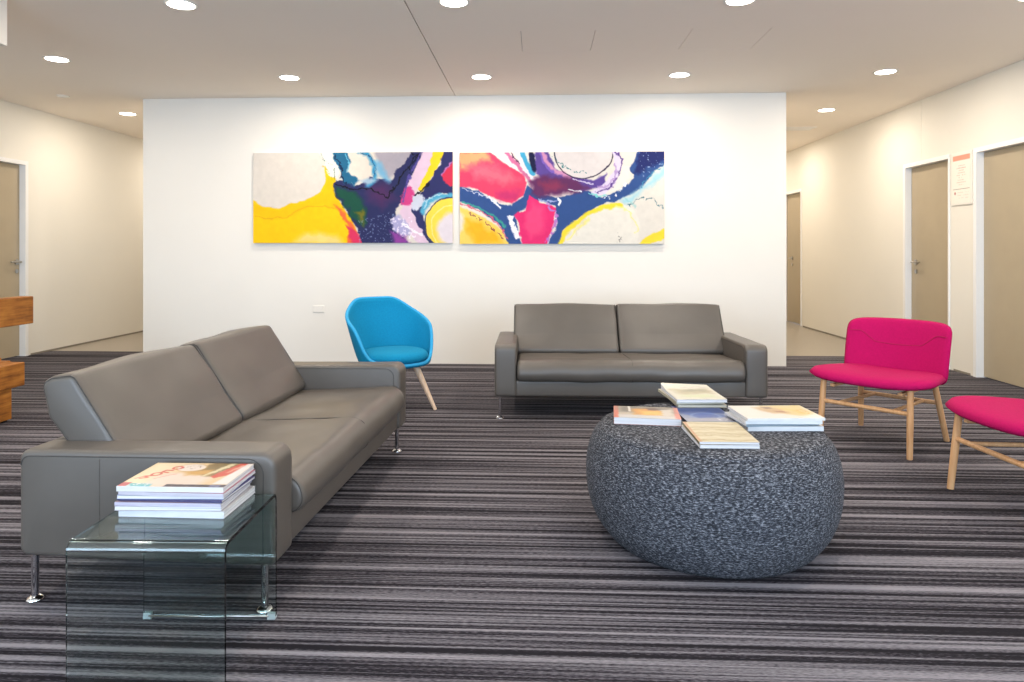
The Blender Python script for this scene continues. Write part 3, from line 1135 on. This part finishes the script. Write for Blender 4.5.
# ------------------------------------------------------------------ blue tub chair
def make_tub():
    t = empty('tub_chair')

    def plan(a, r):          # a=0 back (+y), clockwise to front
        x = math.sin(a)
        y = math.cos(a)
        q = 2.2
        k = 1 / (abs(x) ** q + abs(y) ** q) ** (1 / q)
        return x * k * r * 1.04, y * k * r * 0.98

    def smooth(e0, e1, v):
        v = max(0, min(1, (v - e0) / (e1 - e0)))
        return v * v * (3 - 2 * v)

    def rim_h(a):
        return sum(rim_raw(abs(a) + R(q)) for q in (-6, -4, -2, 0, 2, 4, 6)) / 7

    def rim_raw(a):
        d = abs(math.degrees(a))
        pts = [(0, .79), (27, .79), (38, .76), (52, .71), (72, .66), (92, .615), (103, .58), (111, .50), (121, .40), (145, .348), (200, .345)]
        for (a0, h0), (a1, h1) in zip(pts, pts[1:]):
            if d <= a1:
                return h0 + (h1 - h0) * (d - a0) / (a1 - a0)
        return pts[-1][1]
    rows = 16
    n = 96
    z0 = 0.335

    def rad(a, z):
        d = abs(math.degrees(a))
        f = (z - z0) / (0.80 - z0)
        r = 0.215 + 0.075 * min(1, f * 1.25) ** 0.75 + 0.03 * f
        r += smooth(75, 120, d) * 0.055 * (1 - min(1, f * 1.3))
        r += 0.018 * smooth(45, 90, d) * f
        if d > 110:
            r += 0.012 * smooth(110, 160, d)
        return r
    bm = bmesh.new()
    outer, inner = [], []
    TH = 0.024
    for k in range(n):
        a = -math.pi + 2 * math.pi * k / n
        h = rim_h(a)
        oc, ic = [], []
        for j in range(rows + 1):
            z = z0 + (h - z0) * j / rows
            r = rad(a, z)
            x, y = plan(a, r)
            oc.append(bm.verts.new((x, y, z)))
            x, y = plan(a, r - TH)
            ic.append(bm.verts.new((x, y, max(z, z0 + 0.01))))
        outer.append(oc)
        inner.append(ic)
    for k in range(n):
        k2 = (k + 1) % n
        for j in range(rows):
            bm.faces.new((outer[k][j], outer[k2][j], outer[k2][j + 1], outer[k][j + 1]))
            bm.faces.new((inner[k][j], inner[k][j + 1], inner[k2][j + 1], inner[k2][j]))
        bm.faces.new((outer[k][rows], outer[k2][rows], inner[k2][rows], inner[k][rows]))
    c = bm.verts.new((0, 0, z0 - 0.012))
    ring2 = [bm.verts.new((outer[k][0].co.x * 0.93, outer[k][0].co.y * 0.93, z0 - 0.012)) for k in range(n)]
    for k in range(n):
        k2 = (k + 1) % n
        bm.faces.new((outer[k2][0], outer[k][0], ring2[k], ring2[k2]))
        bm.faces.new((ring2[k2], ring2[k], c))
        bm.faces.new((inner[k][0], inner[k2][0], bm.verts.new((0, 0, z0 + 0.01)))) if k < 0 else None
    cc = bm.verts.new((0, 0, z0 + 0.01))
    for k in range(n):
        bm.faces.new((inner[k][0], inner[(k + 1) % n][0], cc))
    shell = link('shell', bm, M['blue'], t, smooth=True)
    bm = bmesh.new()
    pts = []
    for k in range(n + 1):
        a = -math.pi + 2 * math.pi * k / n
        h = rim_h(a)
        x, y = plan(a, rad(a, h) - TH / 2)
        pts.append((x, y, h))
    tube(bm, pts, 0.0125, 10, cap=False)
    link('rim_piping', bm, M['blue_pipe'], shell, smooth=True)
    # seat cushion
    bm = bmesh.new()

    def fn(u, v, h):
        rr = math.hypot(u, v)
        x = u * 0.248
        y = v * 0.245 - 0.047
        return (x, y, 0.392 + h + 0.012 * (1 - rr * rr) * (1 if h > 0 else 0))
    pad(bm, fn, 0.085, 22, 2.15)
    link('seat_cushion', bm, M['blue'], t, smooth=True)
    for sx in (-1, 1):
        for sy in (-1, 1):
            bm = bmesh.new()
            top = Vector((sx * 0.125, sy * 0.13, 0.335))
            bot = Vector((sx * (0.235 if sy < 0 else 0.16), sy * (0.245 if sy < 0 else 0.2), 0.0))
            d = (bot - top)
            tube(bm, [top, top + d * 0.3, top + d * 0.7, bot], [0.0235, 0.0215, 0.016, 0.012], 16)
            link('leg', bm, M['ash'], t, angle=40)
    return t


tub = make_tub()
tub.location = (-1.078, 5.10, 0)
tub.rotation_euler = (0, 0, R(38))
tag(tub, 'bright blue upholstered tub chair with splayed pale wooden legs', 'armchair')


# ------------------------------------------------------------------ pink lounge chairs
def make_pink():
    """front looks to -y; seat about 0.66 wide"""
    t = empty('lounge_chair')
    bm = bmesh.new()

    def seat(u, v, h):
        # u across, v from front(-1) to back(+1)
        w = 0.385 - 0.10 * (v + 1) / 2
        x = u * w
        y = v * 0.275 + 0.0 - 0.03 * (1 - u * u) * (1 if v < 0 else 0) * (-v)
        # front edge falls, back rises to the backrest; sides lift a little
        z = 0.393 + 0.014 * u * u - 0.020 * max(0, -v) ** 3 - 0.014 * v
        return (x, y, z + h * (1.0 if h > 0 else 0.75))
    pad(bm, seat, 0.078, 24, 4.2)
    link('seat', bm, M['pink'], t, smooth=True)
    bm = bmesh.new()

    def bk(u, v, h):
        # v: -1 bottom, +1 top
        z = 0.533 + v * 0.190
        w = 0.302 + 0.006 * (v + 1) / 2
        x = u * w
        lean = 0.250 + 0.085 * (v + 1) / 2 + 0.01 * v * v
        y = lean - 0.085 * u * u
        return (x, y - h, z + h * 0.15 - 0.006 * u * u * v)
    pad(bm, bk, 0.052, 24, 8.0)
    b = link('backrest', bm, M['pink'], t, smooth=True)
    # stitched dip across the upper backrest
    bm = bmesh.new()
    pts = []
    for k in range(41):
        u = -0.92 + 1.84 * k / 40
        q = abs(u)
        v = 0.55 if q > 0.72 else (0.55 - 0.36 * (1 - (q - 0.45) / 0.27) if q > 0.45 else 0.19)
        if q <= 0.45:
            v = 0.19 - 0.05 * (1 - (q / 0.45) ** 2)
        x, y, z = bk(u, v, 0.0268)
        pts.append((x, y, z))
    tube(bm, pts, 0.0022, 6)
    link('stitching', bm, M['pink_seam'], b, smooth=True)
    # frame: four legs, front and rear rail, two cross rails, seat bearers
    F = {}
    for sx in (-1, 1):
        for nm, yt, yb, xt, xb in (('front', -0.225, -0.262, 0.243, 0.252), ('rear', 0.225, 0.318, 0.212, 0.252)):
            top = Vector((sx * xt, yt, 0.375))
            bot = Vector((sx * xb, yb, 0.0))
            bm = bmesh.new()
            tube(bm, [top, top.lerp(bot, 0.5), bot + Vector((0, 0, 0.003)), bot], [0.0165, 0.0175, 0.0155, 0.0145], 16)
            link('leg', bm, M['beech'], t, angle=40)
            F[nm, sx] = (top, bot)

    def at(nm, sx, z):
        a, b_ = F[nm, sx]
        return a.lerp(b_, (a.z - z) / (a.z - b_.z))
    for nm, z in (('front', 0.245), ('rear', 0.235)):
        bm = bmesh.new()
        tube(bm, [at(nm, -1, z), at(nm, 1, z)], 0.0125, 14)
        link('rail', bm, M['beech'], t, angle=40)
    for sx in (-1, 1):
        bm = bmesh.new()
        a = at('front', sx, 0.245)
        b_ = at('rear', sx, 0.235)
        tube(bm, [(a.x * 0.62, a.y, a.z), (b_.x * 0.62, b_.y, b_.z)], 0.0105, 12)
        link('cross_rail', bm, M['beech'], t, angle=40)
        bm = bmesh.new()
        box(bm, sx * 0.19 - 0.014, sx * 0.19 + 0.014, -0.23, 0.24, 0.335, 0.352, 0.004)
        link('seat_bearer', bm, M['beech'], t)
        # upright carrying the backrest
        bm = bmesh.new()
        tube(bm, [(sx * 0.15, 0.17, 0.360), (sx * 0.15, 0.245, 0.375), (sx * 0.15, 0.283, 0.43), (sx * 0.15, 0.305, 0.54)], 0.010, 10)
        link('back_bracket', bm, M['steel'], t, smooth=True)
    return t


pk = make_pink()
pk.location = (2.076, 4.335, 0)
pk.rotation_euler = (0, 0, R(-47))
tag(pk, 'pink low lounge chair with wooden legs, wholly visible behind the ottoman', 'chair', 'pink lounge chairs')
p2 = dup(pk, (2.283, 3.265, 0), R(-86))
tag(p2, 'pink low lounge chair cut off by the right frame edge, only its seat showing', 'chair', 'pink lounge chairs')

# ------------------------------------------------------------------ ottoman
bm = bmesh.new()
prof = [(0, 0.0), (0.385, 0.0), (0.40, 0.012)]
ctrl = [(0.410, 0.02), (0.455, 0.08), (0.483, 0.15), (0.495, 0.22), (0.496, 0.29), (0.487, 0.35), (0.468, 0.402), (0.440, 0.436), (0.405, 0.451), (0.34, 0.4545), (0.2, 0.455), (0, 0.455)]
# Catmull-Rom through the side control points
cp = [(0.40, 0.0)] + ctrl
for i in range(1, len(cp) - 1):
    p0, p1, p2_, p3 = cp[i - 1], cp[i], cp[min(i + 1, len(cp) - 1)], cp[min(i + 2, len(cp) - 1)]
    for k in range(5):
        t_ = k / 5
        prof.append(tuple(0.5 * (2 * p1[d] + (p2_[d] - p0[d]) * t_ + (2 * p0[d] - 5 * p1[d] + 4 * p2_[d] - p3[d]) * t_ ** 2 + (-p0[d] + 3 * p1[d] - 3 * p2_[d] + p3[d]) * t_ ** 3) for d in (0, 1)))
prof = [(max(r, 0.0), z) for r, z in prof] + [(0, 0.455)]
lathe(bm, prof, 96)
OT = (0.696, 2.885)
ott = tag(empty('ottoman', (OT[0], OT[1], 0)), 'large round charcoal melange pouf carrying magazines, in the middle of the carpet', 'ottoman')
o = link('knit_cover', bm, M['melange'], ott, smooth=True)
bm = bmesh.new()
for rr, zz in ((0.441, 0.4355),):
    tube(bm, [(rr * math.cos(2 * math.pi * k / 72), rr * math.sin(2 * math.pi * k / 72), zz) for k in range(73)], 0.003, 6, cap=False)
link('seam', bm, M['melange'], ott, smooth=True)


# ------------------------------------------------------------------ magazines
def mag(x, y, z, w, d, th, rz, P, label, group, spine='left', cov='e8e6e4', warm=False, curl=0.0, bend=0.0, name='magazine'):
    """w along x, d along y; bottom at z. P = painter for the front cover (picture u right, v towards viewer)."""
    t = tag(empty(name, (x, y, z), R(rz)), label, 'magazine', group)
    ct = 0.0008

    def lift(px, py):       # cover curl at the far-left corner
        u = px / w + 0.5
        v = py / d + 0.5
        return curl * max(0, (v - 0.55) / 0.45) ** 2 * (1 - 0.7 * u)
    # page block
    bm = bmesh.new()
    n = 8
    m_ = 0.0015
    V = [[[None] * 2 for _ in range(n + 1)] for _ in range(n + 1)]
    for i in range(n + 1):
        for j in range(n + 1):
            px = (-w / 2 + m_) + (w - 2 * m_) * i / n
            py = (-d / 2 + m_) + (d - 2 * m_) * j / n
            for q, zz in enumerate((ct, th - ct)):
                V[i][j][q] = bm.verts.new((px, py, zz + (lift(px, py) * (0.85 if q else 0.0))))
    for i in range(n):
        for j in range(n):
            for q in (0, 1):
                bm.faces.new((V[i][j][q], V[i + 1][j][q], V[i + 1][j + 1][q], V[i][j + 1][q]))
    for i in range(n):
        bm.faces.new((V[i][0][0], V[i + 1][0][0], V[i + 1][0][1], V[i][0][1]))
        bm.faces.new((V[i][n][0], V[i + 1][n][0], V[i + 1][n][1], V[i][n][1]))
        bm.faces.new((V[0][i][0], V[0][i + 1][0], V[0][i + 1][1], V[0][i][1]))
        bm.faces.new((V[n][i][0], V[n][i + 1][0], V[n][i + 1][1], V[n][i][1]))
    link('pages', bm, M['paper_warm' if warm else 'paper'], t)
    # cover: printed front face, spine and back
    bm = P.bm(w, d, lambda u, v: (u - w / 2, d / 2 - v, th + lift(u - w / 2, d / 2 - v)), 0.62)
    link('front_cover', bm, M['print'], t)
    key = 'cover_' + cov
    if key not in M:
        M[key] = mat(key, cov, 0.35, noise=(30, 0.04))
        bc = M[key].node_tree.nodes['Principled BSDF'].inputs['Base Color'].links[0].from_node.color_ramp.elements
        for e_ in bc:
            e_.color = (*[q * 0.60 for q in e_.color[:3]], 1)
    bm = bmesh.new()
    box(bm, -w / 2, w / 2, -d / 2, d / 2, 0, ct)
    if spine == 'left':
        box(bm, -w / 2 - 0.0012, -w / 2, -d / 2, d / 2, 0, th)
    elif spine == 'front':
        box(bm, -w / 2, w / 2, -d / 2 - 0.0012, -d / 2, 0, th)
    elif spine == 'right':
        box(bm, w / 2, w / 2 + 0.0012, -d / 2, d / 2, 0, th)
    link('spine', bm, M[key], t)
    return t


rnd = random.Random(5)


def simple_cover(base, blobs, nx=24, ny=18):
    P = Painter(0, 300, 0, 220, nx, ny, base)
    for (cx_, cy_, r_, col_, op_) in blobs:
        P.disc((cx_, cy_), r_, col_, 25, 40, 25, op_)
    return P


# stack of seven on the glass table
TG = 0.3975
gw, gd = 0.308, 0.218
gx, gy = -1.045, 2.055
glass_g = 'magazines stacked on the glass table'
z = TG
layers = [
    (0.020, -0.6, 0.002, 0.004, 'front', 'eeeef4', 'eceaea', 'white-edged thick magazine at the very bottom of the glass table stack'),
    (0.013, 1.6, -0.009, -0.002, 'none', 'b9a9b0', 'b8a8a4', 'white magazine second from the bottom of the glass table stack'),
    (0.010, 0.2, -0.006, -0.003, 'front', 'd6cfe4', 'c9a9b4', 'pale lilac magazine third from the bottom of the glass table stack'),
    (0.007, -1.8, 0.000, 0.004, 'front', '4c4672', '8a7ab4', 'purple-spined magazine in the middle of the glass table stack'),
    (0.011, 1.8, -0.004, 0.001, 'none', '5a78b4', '4a6fb2', 'magazine with a blue printed corner, third from the top on the glass table'),
    (0.009, -0.9, 0.005, -0.002, 'front', 'd9d3e0', 'c47a8a', 'thin white magazine directly under the topmost one on the glass table'),
]
for th, rz, dx, dy, sp, cv, fc, lb in layers:
    P_ = simple_cover(fc, [(60, 180, 60, '5a80bb', 0.9)] if 'blue' in lb else [(150, 110, 80, 'd8c8c0', 0.5)])
    mag(gx + dx, gy + dy, z, gw, gd, th, rz, P_, lb, glass_g, sp, cv, warm=False)
    z += th + 0.0006

# topmost cover: red masthead letters up the left, pale face-like oval, dark right part, red panel, dark strip at the front
P = Painter(0, 300, 0, 215, 150, 108, 'f0cfa0')
P.poly([(0, 0), (110, 0), (60, 215), (0, 215)], 'f6dfb8', 16, 60, 40)
P.poly([(90, 95), (235, 80), (220, 215), (40, 215)], 'f3dccb', 16, 60, 26)
P.poly([(175, 0), (262, 0), (226, 125), (190, 130), (165, 80)], '8c7444', 18, 40, 16)
P.poly([(120, 78), (200, 60), (215, 110), (150, 118)], 'd8a450', 16, 40, 18, 0.8)
P.poly([(228, 0), (246, 0), (232, 60), (205, 120), (196, 120)], 'ead9ae', 10, 20, 5, 0.9)
P.poly([(258, 0), (296, 0), (276, 95), (240, 140), (222, 128)], 'd9503c', 6, 30, 4)
P.poly([(268, 15), (284, 15), (262, 90), (250, 88)], 'f0b8a0', 6, 12, 5, 0.6)
P.disc((128, 45), 44, 'f4e3d6', 4, 30, 6, 1, 0.78)
P.ring((128, 45), 44, 4, 'c39a4e', 4, 30, 5, 0.7, 0.78)
P.speck([(105, 25), (155, 25), (155, 60), (105, 60)], '8f7a66', 0.12, 7, 0.8)
red = 'd5432f'
for (c_, kind) in (((88, 48), 'O'), ((74, 82), 'C'), ((55, 108), 'O'), ((38, 136), 'S')):
    if kind == 'O':
        P.ring(c_, 13, 7, red, 2, 20, 3)
    elif kind == 'C':
        P.line([(c_[0] + 10, c_[1] - 9), (c_[0] - 8, c_[1] - 11), (c_[0] - 12, c_[1] + 6), (c_[0] + 6, c_[1] + 12)], red, 8, 2, 20, 3)
    else:
        P.line([(c_[0] + 10, c_[1] - 12), (c_[0] - 8, c_[1] - 9), (c_[0] + 6, c_[1] + 3), (c_[0] - 10, c_[1] + 12)], red, 8, 2, 20, 3)
P.line([(70, 150), (92, 120), (112, 105)], 'e58a72', 5, 4, 12, 3, 0.8, 0.3)
P.line([(15, 150), (30, 128)], 'cf5a48', 5, 4, 12, 3, 0.8)
P.poly([(0, 182), (26, 182), (22, 215), (0, 215)], 'b8243a', 2, 20, 4)
P.poly([(26, 190), (90, 190), (90, 215), (24, 215)], '4fb8c4', 3, 12, 4)
P.speck([(26, 190), (90, 190), (90, 215), (24, 215)], 'f2f2f2', 0.05, 7, 0.9)
P.poly([(130, 194), (300, 194), (300, 215), (130, 215)], '4a3f4a', 2, 12, 4)
P.poly([(255, 198), (285, 198), (285, 210), (255, 210)], '8f93b8', 2, 8, 3)
P.poly([(282, 0), (300, 0), (300, 190), (255, 190)], 'f2ece6', 2, 20, 6, 0.9)
mag(gx - 0.002, gy + 0.002, z, 0.310, 0.220, 0.015, 0.3, P, 'topmost magazine on the glass table, red lettering beside a pale oval picture', glass_g, 'front', 'f5f3f3')

# on the ottoman
OZ = 0.4555
og = 'magazines lying on the ottoman'
P = Painter(0, 270, 0, 215, 90, 72, 'c9b9a4')
P.poly([(0, 0), (20, 0), (20, 215), (0, 215)], 'dd6e50', 3, 20, 4)
P.poly([(252, 0), (270, 0), (270, 215), (246, 215)], 'dd7a68', 3, 20, 4)
P.poly([(20, 0), (252, 0), (252, 110), (20, 110)], '7d7364', 16, 30, 40)
P.poly([(70, 50), (150, 30), (230, 110), (200, 170), (80, 160)], 'e09a38', 16, 40, 26)
P.poly([(110, 80), (190, 90), (200, 150), (120, 150)], 'f4c258', 16, 25, 24)
P.poly([(130, 30), (180, 20), (200, 60), (150, 70)], '5e3a2a', 12, 20, 16)
P.poly([(60, 0), (70, 0), (72, 100), (62, 100)], 'ece4da', 2, 20, 3)
P.poly([(20, 160), (250, 165), (250, 215), (20, 215)], 'd9d3cf', 10, 30, 16)
P.poly([(195, 60), (240, 40), (240, 150), (200, 170)], 'd9cdbf', 10, 20, 16)
mag(0.452, 2.945, OZ, 0.268, 0.212, 0.027, -6, P, 'thick orange-edged magazine lying alone at the left of the ottoman', og, 'none', 'd98a70')

P = Painter(0, 210, 0, 297, 60, 84, '8d93b0')
P.poly([(0, 0), (210, 0), (210, 150), (0, 150)], '22408a', 14, 40, 30)
P.poly([(20, 150), (150, 130), (190, 220), (60, 240)], '2d52a4', 14, 30, 30)
P.ring((100, 200), 60, 12, '8fa0c8', 10, 30, 10, 0.7)
P.poly([(0, 240), (210, 235), (210, 297), (0, 297)], 'a29fae', 10, 30, 14)
P.speck([(140, 245), (200, 245), (200, 290), (140, 290)], 'f0f0f0', 0.05, 9, 0.9)
mag(0.700, 3.008, OZ, 0.205, 0.280, 0.011, 3, P, 'blue-covered magazine half hidden under the rear pile on the ottoman', og, 'left', '2a2c44')

# rear pile: three
zb = OZ + 0.0116
for th, dx, dy, rz, lb, wm in ((0.011, 0.004, 0.004, 2.0, 'lowest beige-edged magazine of the rear pile on the ottoman', True),
                               (0.012, -0.012, 0.016, 6.0, 'middle magazine of the rear pile on the ottoman, under the cream-covered one', True)):
    mag(0.714 + dx, 3.255 + dy, zb, 0.215, 0.290, th, rz, simple_cover('d9cfb8', []), lb, og, 'left', 'c9bfa4', wm)
    zb += th + 0.0006
P = Painter(0, 220, 0, 300, 60, 84, 'e2dbc8')
P.poly([(20, 90), (200, 70), (210, 180), (40, 200)], 'c4b791', 25, 40, 30, 0.8)
P.poly([(60, 100), (180, 90), (190, 130), (70, 140)], 'a39d80', 25, 30, 25, 0.7)
P.poly([(40, 200), (180, 190), (200, 260), (40, 260)], 'd8ddb0', 20, 30, 30, 0.8)
P.line([(90, 60), (150, 40), (210, 60)], 'b9a8a0', 8, 20, 20, 6, 0.6)
mag(0.712, 3.262, zb, 0.222, 0.315, 0.013, 3.0, P, 'cream-covered top magazine of the rear pile on the ottoman, far corner curling up', og, 'none', 'dfe6ee', curl=0.014)

# front pair
P = Painter(0, 215, 0, 297, 60, 84, 'd9c9a2')
for k in range(9):
    y_ = 30 + k * 30
    P.line([(5, y_), (80, y_ - 10), (150, y_ + 8), (210, y_ - 4)], ('b39d68', 'e9dfc4', 'a88e58')[k % 3], 10, 16, 30, 8, 0.8)
P.poly([(0, 0), (12, 0), (12, 297), (0, 297)], 'c98a58', 4, 20, 4, 0.7)
mag(0.678, 2.662, OZ, 0.212, 0.290, 0.0125, 1.5, simple_cover('e8e0d0', []), 'lower of two magazines at the front rim of the ottoman', og, 'none', 'e9ebf0')
mag(0.680, 2.664, OZ + 0.0131, 0.212, 0.292, 0.0095, 0.0, P, 'sand-coloured magazine on top of the pair at the front rim of the ottoman', og, 'left', '8e7c50')

# right pile: four
zr = OZ
for th, dx, dy, rz, lb, cv in ((0.018, 0.010, 0.002, 3.0, 'thick white magazine at the bottom of the right pile on the ottoman', 'eef0f4'),
                               (0.009, -0.008, 0.005, 7.5, 'thin grey-blue magazine second from the bottom of the right pile', '8fa0ac'),
                               (0.013, 0.004, -0.003, 1.5, 'white magazine directly beneath the top one of the right pile', 'f0f3f6')):
    mag(0.948 + dx, 2.875 + dy, zr, 0.296, 0.215, th, rz, simple_cover('e2e4e4', []), lb, og, 'front' if th != 0.008 else 'none', cv)
    zr += th + 0.0006
P = Painter(0, 300, 0, 215, 84, 60, 'ece6dc')
P.poly([(130, 0), (300, 0), (290, 150), (220, 175), (150, 110)], 'e8cd8c', 16, 40, 24)
P.poly([(80, 30), (150, 20), (200, 60), (190, 150), (130, 140)], 'd3ad7c', 16, 40, 24, 0.9)
P.poly([(125, 25), (165, 30), (165, 60), (135, 60)], '84604a', 10, 20, 14)
P.poly([(150, 95), (190, 100), (185, 125), (155, 120)], 'b07850', 10, 20, 12)
P.speck([(230, 90), (280, 60), (280, 160), (240, 160)], 'd89a30', 0.1, 9, 0.7)
P.line([(200, 60), (240, 90), (250, 140)], 'f2c860', 18, 10, 30, 16, 0.7)
mag(0.955, 2.873, zr, 0.305, 0.222, 0.010, 4.5, P, 'top magazine of the right ottoman pile, golden picture on a white cover', og, 'front', 'f6f6f4')


# ------------------------------------------------------------------ glass side table (one bent sheet)
def bent_table():
    t = empty('glass_side_table', (-1.026, 1.972, 0), R(1.6))
    L_, Hh, th, rb = 0.196, 0.397, 0.010, 0.026
    w = 0.2085
    outer, inner = [], []
    # profile in (y, z): front foot up, bend, top, bend, back foot down
    outer.append((-L_, 0.010))
    inner.append((-L_ + th, 0.010))
    for k in range(9):
        a = math.pi - math.pi / 2 * k / 8
        outer.append((-L_ + rb + rb * math.cos(a), Hh - rb + rb * math.sin(a)))
        inner.append((-L_ + rb + (rb - th) * math.cos(a), Hh - rb + (rb - th) * math.sin(a)))
    for k in range(9):
        a = math.pi / 2 - math.pi / 2 * k / 8
        outer.append((L_ - rb + rb * math.cos(a), Hh - rb + rb * math.sin(a)))
        inner.append((L_ - rb + (rb - th) * math.cos(a), Hh - rb + (rb - th) * math.sin(a)))
    outer.append((L_, 0.010))
    inner.append((L_ - th, 0.010))
    bm = bmesh.new()
    A = [[bm.verts.new((sx * w, y, z_)) for (y, z_) in outer] for sx in (-1, 1)]
    B = [[bm.verts.new((sx * w, y, z_)) for (y, z_) in inner] for sx in (-1, 1)]
    n = len(outer)
    for i in range(n - 1):
        bm.faces.new((A[0][i], A[0][i + 1], A[1][i + 1], A[1][i]))
        bm.faces.new((B[0][i + 1], B[0][i], B[1][i], B[1][i + 1]))
        bm.faces.new((A[0][i + 1], A[0][i], B[0][i], B[0][i + 1]))
        bm.faces.new((A[1][i], A[1][i + 1], B[1][i + 1], B[1][i]))
    for i in (0, n - 1):
        bm.faces.new((A[0][i], A[1][i], B[1][i], B[0][i]))
    link('glass_sheet', bm, M['glass'], t, angle=35)
    for sy in (-1, 1):
        yb = sy * (L_ - th / 2)
        for sx in (-1, 1):
            bm = bmesh.new()
            box(bm, sx * (w - 0.013) - 0.013, sx * (w - 0.013) + 0.013, yb - 0.010, yb + 0.010, 0.0, 0.0095, 0.002)
            # small clamp cheeks gripping the sheet
            box(bm, sx * (w - 0.013) - 0.012, sx * (w - 0.013) + 0.012, yb - 0.0095, yb - 0.0055, 0.008, 0.019, 0.001)
            box(bm, sx * (w - 0.013) - 0.012, sx * (w - 0.013) + 0.012, yb + 0.0055, yb + 0.0095, 0.008, 0.019, 0.001)
            link('foot', bm, M['clear'], t)
    bm = bmesh.new()
    tube(bm, [(-w + 0.02, L_ - th - 0.006, 0.012), (w - 0.02, L_ - th - 0.006, 0.012)], 0.0028, 8)
    link('spacer_rod', bm, M['steel'], t, smooth=True)
    return t


M['clear'] = mat('frosted_plastic', 'cfdcdc', 0.35, noise=(40, 0.02), Transmission_Weight=0.5)
gt = bent_table()
tag(gt, 'low side table of one bent clear glass sheet beside the left sofa', 'side table')

# ------------------------------------------------------------------ rustic timber bench at the left edge
bn = tag(empty('timber_bench', (-3.75, 3.85, 0)), 'chunky orange-brown timber bench cut off by the left frame edge', 'bench')
bm = bmesh.new()
box(bm, 0.06, 0.20, -1.2, 0.845, 0.225, 0.385, 0.006)
link('seat_beam', bm, M['timber'], bn)
bm = bmesh.new()
box(bm, -0.10, 0.055, -1.2, 0.90, 0.225, 0.385, 0.006)
link('seat_beam', bm, M['timber'], bn)
bm = bmesh.new()
box(bm, -0.26, -0.105, -1.2, 1.02, 0.225, 0.385, 0.006)
link('seat_beam', bm, M['timber'], bn)
for yy in (0.55, -1.0):
    bm = bmesh.new()
    box(bm, -0.20, 0.18, yy, yy + 0.20, 0.012, 0.224, 0.006)
    lg = link('leg', bm, M['timber'], bn)
    bm = bmesh.new()
    box(bm, -0.18, 0.16, yy + 0.02, yy + 0.18, 0.0, 0.013)
    link('foot_pad', bm, M['black'], lg)
bm = bmesh.new()
box(bm, -0.34, -0.24, -1.2, 1.52, 0.580, 0.795, 0.006)
link('back_beam', bm, M['timber'], bn)
for yy in (0.30, -0.8):
    bm = bmesh.new()
    box(bm, -0.325, -0.262, yy, yy + 0.12, 0.012, 0.579, 0.004)
    link('back_post', bm, M['timber'], bn)
